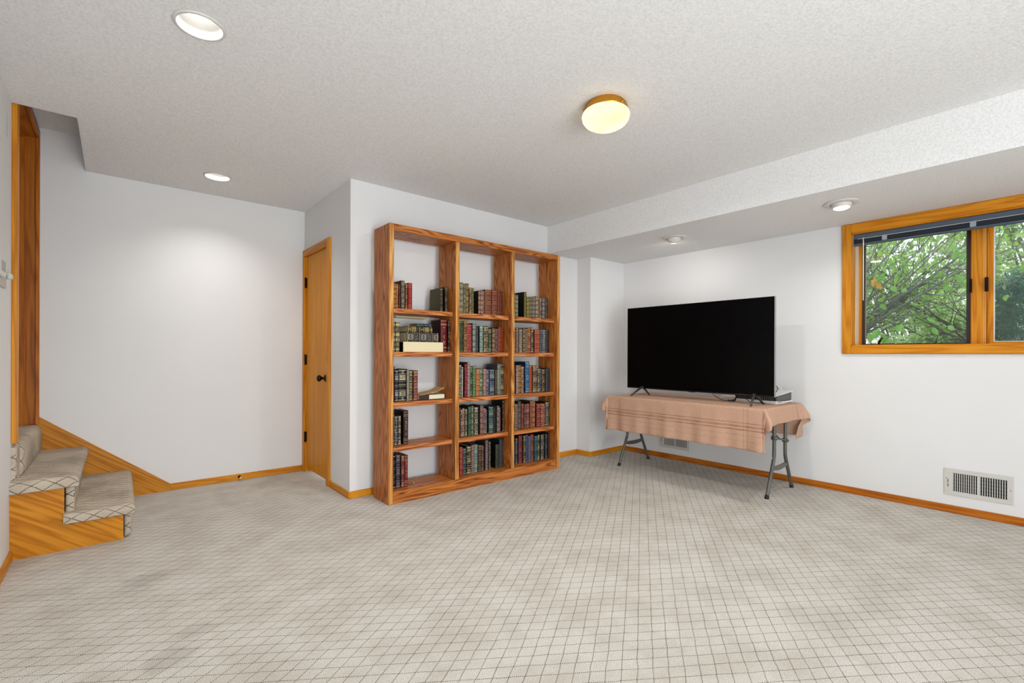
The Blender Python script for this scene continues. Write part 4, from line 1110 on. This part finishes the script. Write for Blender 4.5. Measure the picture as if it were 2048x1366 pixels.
def shrub(name, label, base, stems, h, leafn, lm, lsize, seed, aim, spread, bark=BARK, r0=.022):
    rng = random.Random(seed); t = thing(name, label, 'shrub', base, 'shrubs seen through the window')
    bm = bmesh.new(); tips = []
    for s in range(stems):
        d = Vector(aim) + Vector((rng.uniform(-.35, .35), rng.uniform(-spread, spread), rng.uniform(-.2, .3))); d.normalize()
        p = Vector((rng.uniform(-.15, .15), rng.uniform(-.25, .25), 0)); pts = [p.copy()]; bend = rv(rng)*.10
        n = 9; L = h*rng.uniform(.8, 1.25)
        for k in range(n): d = (d + bend*.5 + rv(rng)*.10).normalized(); p = p + d*L/n; pts.append(p.copy())
        rad = r0*rng.uniform(.5, 1.1); tube(bm, pts, [rad*(1-.85*k/n) for k in range(n+1)], 6)
        for k in range(2, n+1):
            for b in range(2):
                q = pts[k]; dd = (d + rv(rng)*.9).normalized(); tw = [q]
                for j in range(4): dd = (dd + rv(rng)*.25).normalized(); q = q + dd*L*.055; tw.append(q.copy()); tips.append((q.copy(), dd.copy()))
                tube(bm, tw, [.0045, .0035, .003, .002, .0012], 4)
    bobj('branches', bm, bark, t, True)
    V, Fc = [], []
    for k in range(leafn):
        q, dd = tips[rng.randrange(len(tips))]; q = q + rv(rng)*rng.uniform(0, .07)
        leafverts(V, Fc, q, dd + rv(rng)*.8, Vector((0, 0, 1))+rv(rng)*.5, lsize*rng.uniform(.6, 1.3), lsize*.30)
    me = bpy.data.meshes.new('foliage'); me.from_pydata([tuple(v) for v in V], [], Fc); me.materials.append(lm)
    o = bpy.data.objects.new('foliage', me); C.objects.link(o); o.parent = t; o['kind'] = 'stuff'; return t
sh = shrub('leafy_shrub', 'many-stemmed leaning shrub with grey branches right outside the left pane', (6.3, 2.05, .98), 24, 1.9, 1700, LEAFG, .055, 11, (.15, -.8, .85), .36, r0=.017)
shrub('leafy_shrub', 'upright grey-stemmed shrub at the left edge of the window view', (6.0, 1.75, .98), 8, 1.6, 500, LEAFG, .05, 12, (.1, -.12, 1), .22, r0=.016)
shrub('leafy_shrub', 'low spreading twiggy shrub reaching in from the lower right', (7.0, .25, .98), 7, 1.5, 260, LEAFG, .045, 17, (0, .8, .42), .2, BARKD, r0=.014)
shrub('background_shrub', 'pale shrub behind the leaning branches', (9.6, 1.7, .98), 26, 2.6, 9000, LEAFP, .085, 13, (0, -.05, 1), .7, r0=.02)
shrub('background_shrub', 'pale shrub behind the dark evergreen', (10.0, .0, .98), 22, 3.2, 4200, LEAFP, .10, 14, (0, 0, 1), .7, r0=.02)
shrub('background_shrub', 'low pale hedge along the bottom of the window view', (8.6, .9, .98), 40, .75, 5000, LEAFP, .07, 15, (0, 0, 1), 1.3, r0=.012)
# single large leaves close to the glass
rng = random.Random(5)
LV, LF = [], []
leafverts(LV, LF, Vector((0, 0, 0)), Vector((0, -.3, -1)), Vector((1, 0, 0)), 1.0, .28)
lme = {}
for nm, m_ in (('b', LEAFB), ('y', LEAFY)):
    me = bpy.data.meshes.new('leaf'); me.from_pydata([tuple(v) for v in LV], [], LF); me.materials.append(m_); lme[nm] = me
NL = [(5.5, 1.24, 1.32, .10), (5.5, 1.17, 1.35, .11), (5.5, 1.06, 1.37, .10), (5.5, 1.00, 1.40, .10), (5.5, 1.15, 1.30, .12), (5.6, .80, 1.36, .09), (5.6, .84, 1.45, .08), (5.6, .70, 1.37, .08), (5.4, 1.12, 1.93, .08), (5.4, 1.06, 2.0, .08), (5.4, 1.1, 1.86, .09), (5.5, .62, 2.0, .09), (5.5, .68, 2.05, .08), (5.5, .56, 1.98, .10), (5.5, .64, 1.80, .09), (5.5, .60, 1.72, .10), (5.5, .72, 1.70, .08), (5.6, 1.10, 1.76, .09), (5.6, 1.18, 1.60, .08), (5.6, 1.02, 1.72, .08)]
for (x, y, z, s_) in NL:
    o = bpy.data.objects.new('leaf', lme['b']); C.objects.link(o); o.parent = sh
    o.location = Vector((x, y, z)) - Vector(sh.location); o.scale = (s_,)*3; o.rotation_euler = (rng.uniform(-.9, .9), rng.uniform(-.6, .6), rng.uniform(-.6, .6))
for (x, y, z, s_) in [(5.5, 1.20, 1.84, .09), (5.5, 1.23, 1.80, .07), (5.5, 1.19, 1.79, .08)]:
    o = bpy.data.objects.new('leaf', lme['y']); C.objects.link(o); o.parent = sh; o['label'] = 'orange autumn leaf'
    o.location = Vector((x, y, z)) - Vector(sh.location); o.scale = (s_,)*3; o.rotation_euler = (rng.uniform(-.9, .9), 0, rng.uniform(-.6, .6))
# evergreen
def evergreen(base, label, seed, n, rx, ry, hz):
    rng = random.Random(seed); t = thing('evergreen_shrub', label, 'shrub', base, 'shrubs seen through the window')
    bm = bmesh.new(); tube(bm, [(0, 0, 0), (.02, 0, .6), (0, .02, hz*.9)], [.05, .04, .01], 8)
    V, Fc = [], []
    for k in range(n):
        th_ = rng.uniform(0, 2*PI); zf = rng.random()**.8; rad = (1-zf**5)*rng.uniform(.6, 1.05)
        p = Vector((rx*rad*math.cos(th_), ry*rad*math.sin(th_), .02+hz*zf)); out = Vector((math.cos(th_), math.sin(th_), .35)) + rv(rng)*.5; out.normalize()
        for j in range(7):
            dd = (out + rv(rng)*.7).normalized(); leafverts(V, Fc, p + out*j*.012, dd, Vector((0, 0, 1)), rng.uniform(.035, .06), .004)
    bobj('trunk', bm, BARKD, t)
    me = bpy.data.meshes.new('foliage'); me.from_pydata([tuple(v) for v in V], [], Fc); me.materials.append(CONI)
    o = bpy.data.objects.new('foliage', me); C.objects.link(o); o.parent = t; o['kind'] = 'stuff'
evergreen((7.2, -.12, .98), 'dense dark blue-green evergreen filling the right pane', 21, 11000, .75, .80, 1.12)
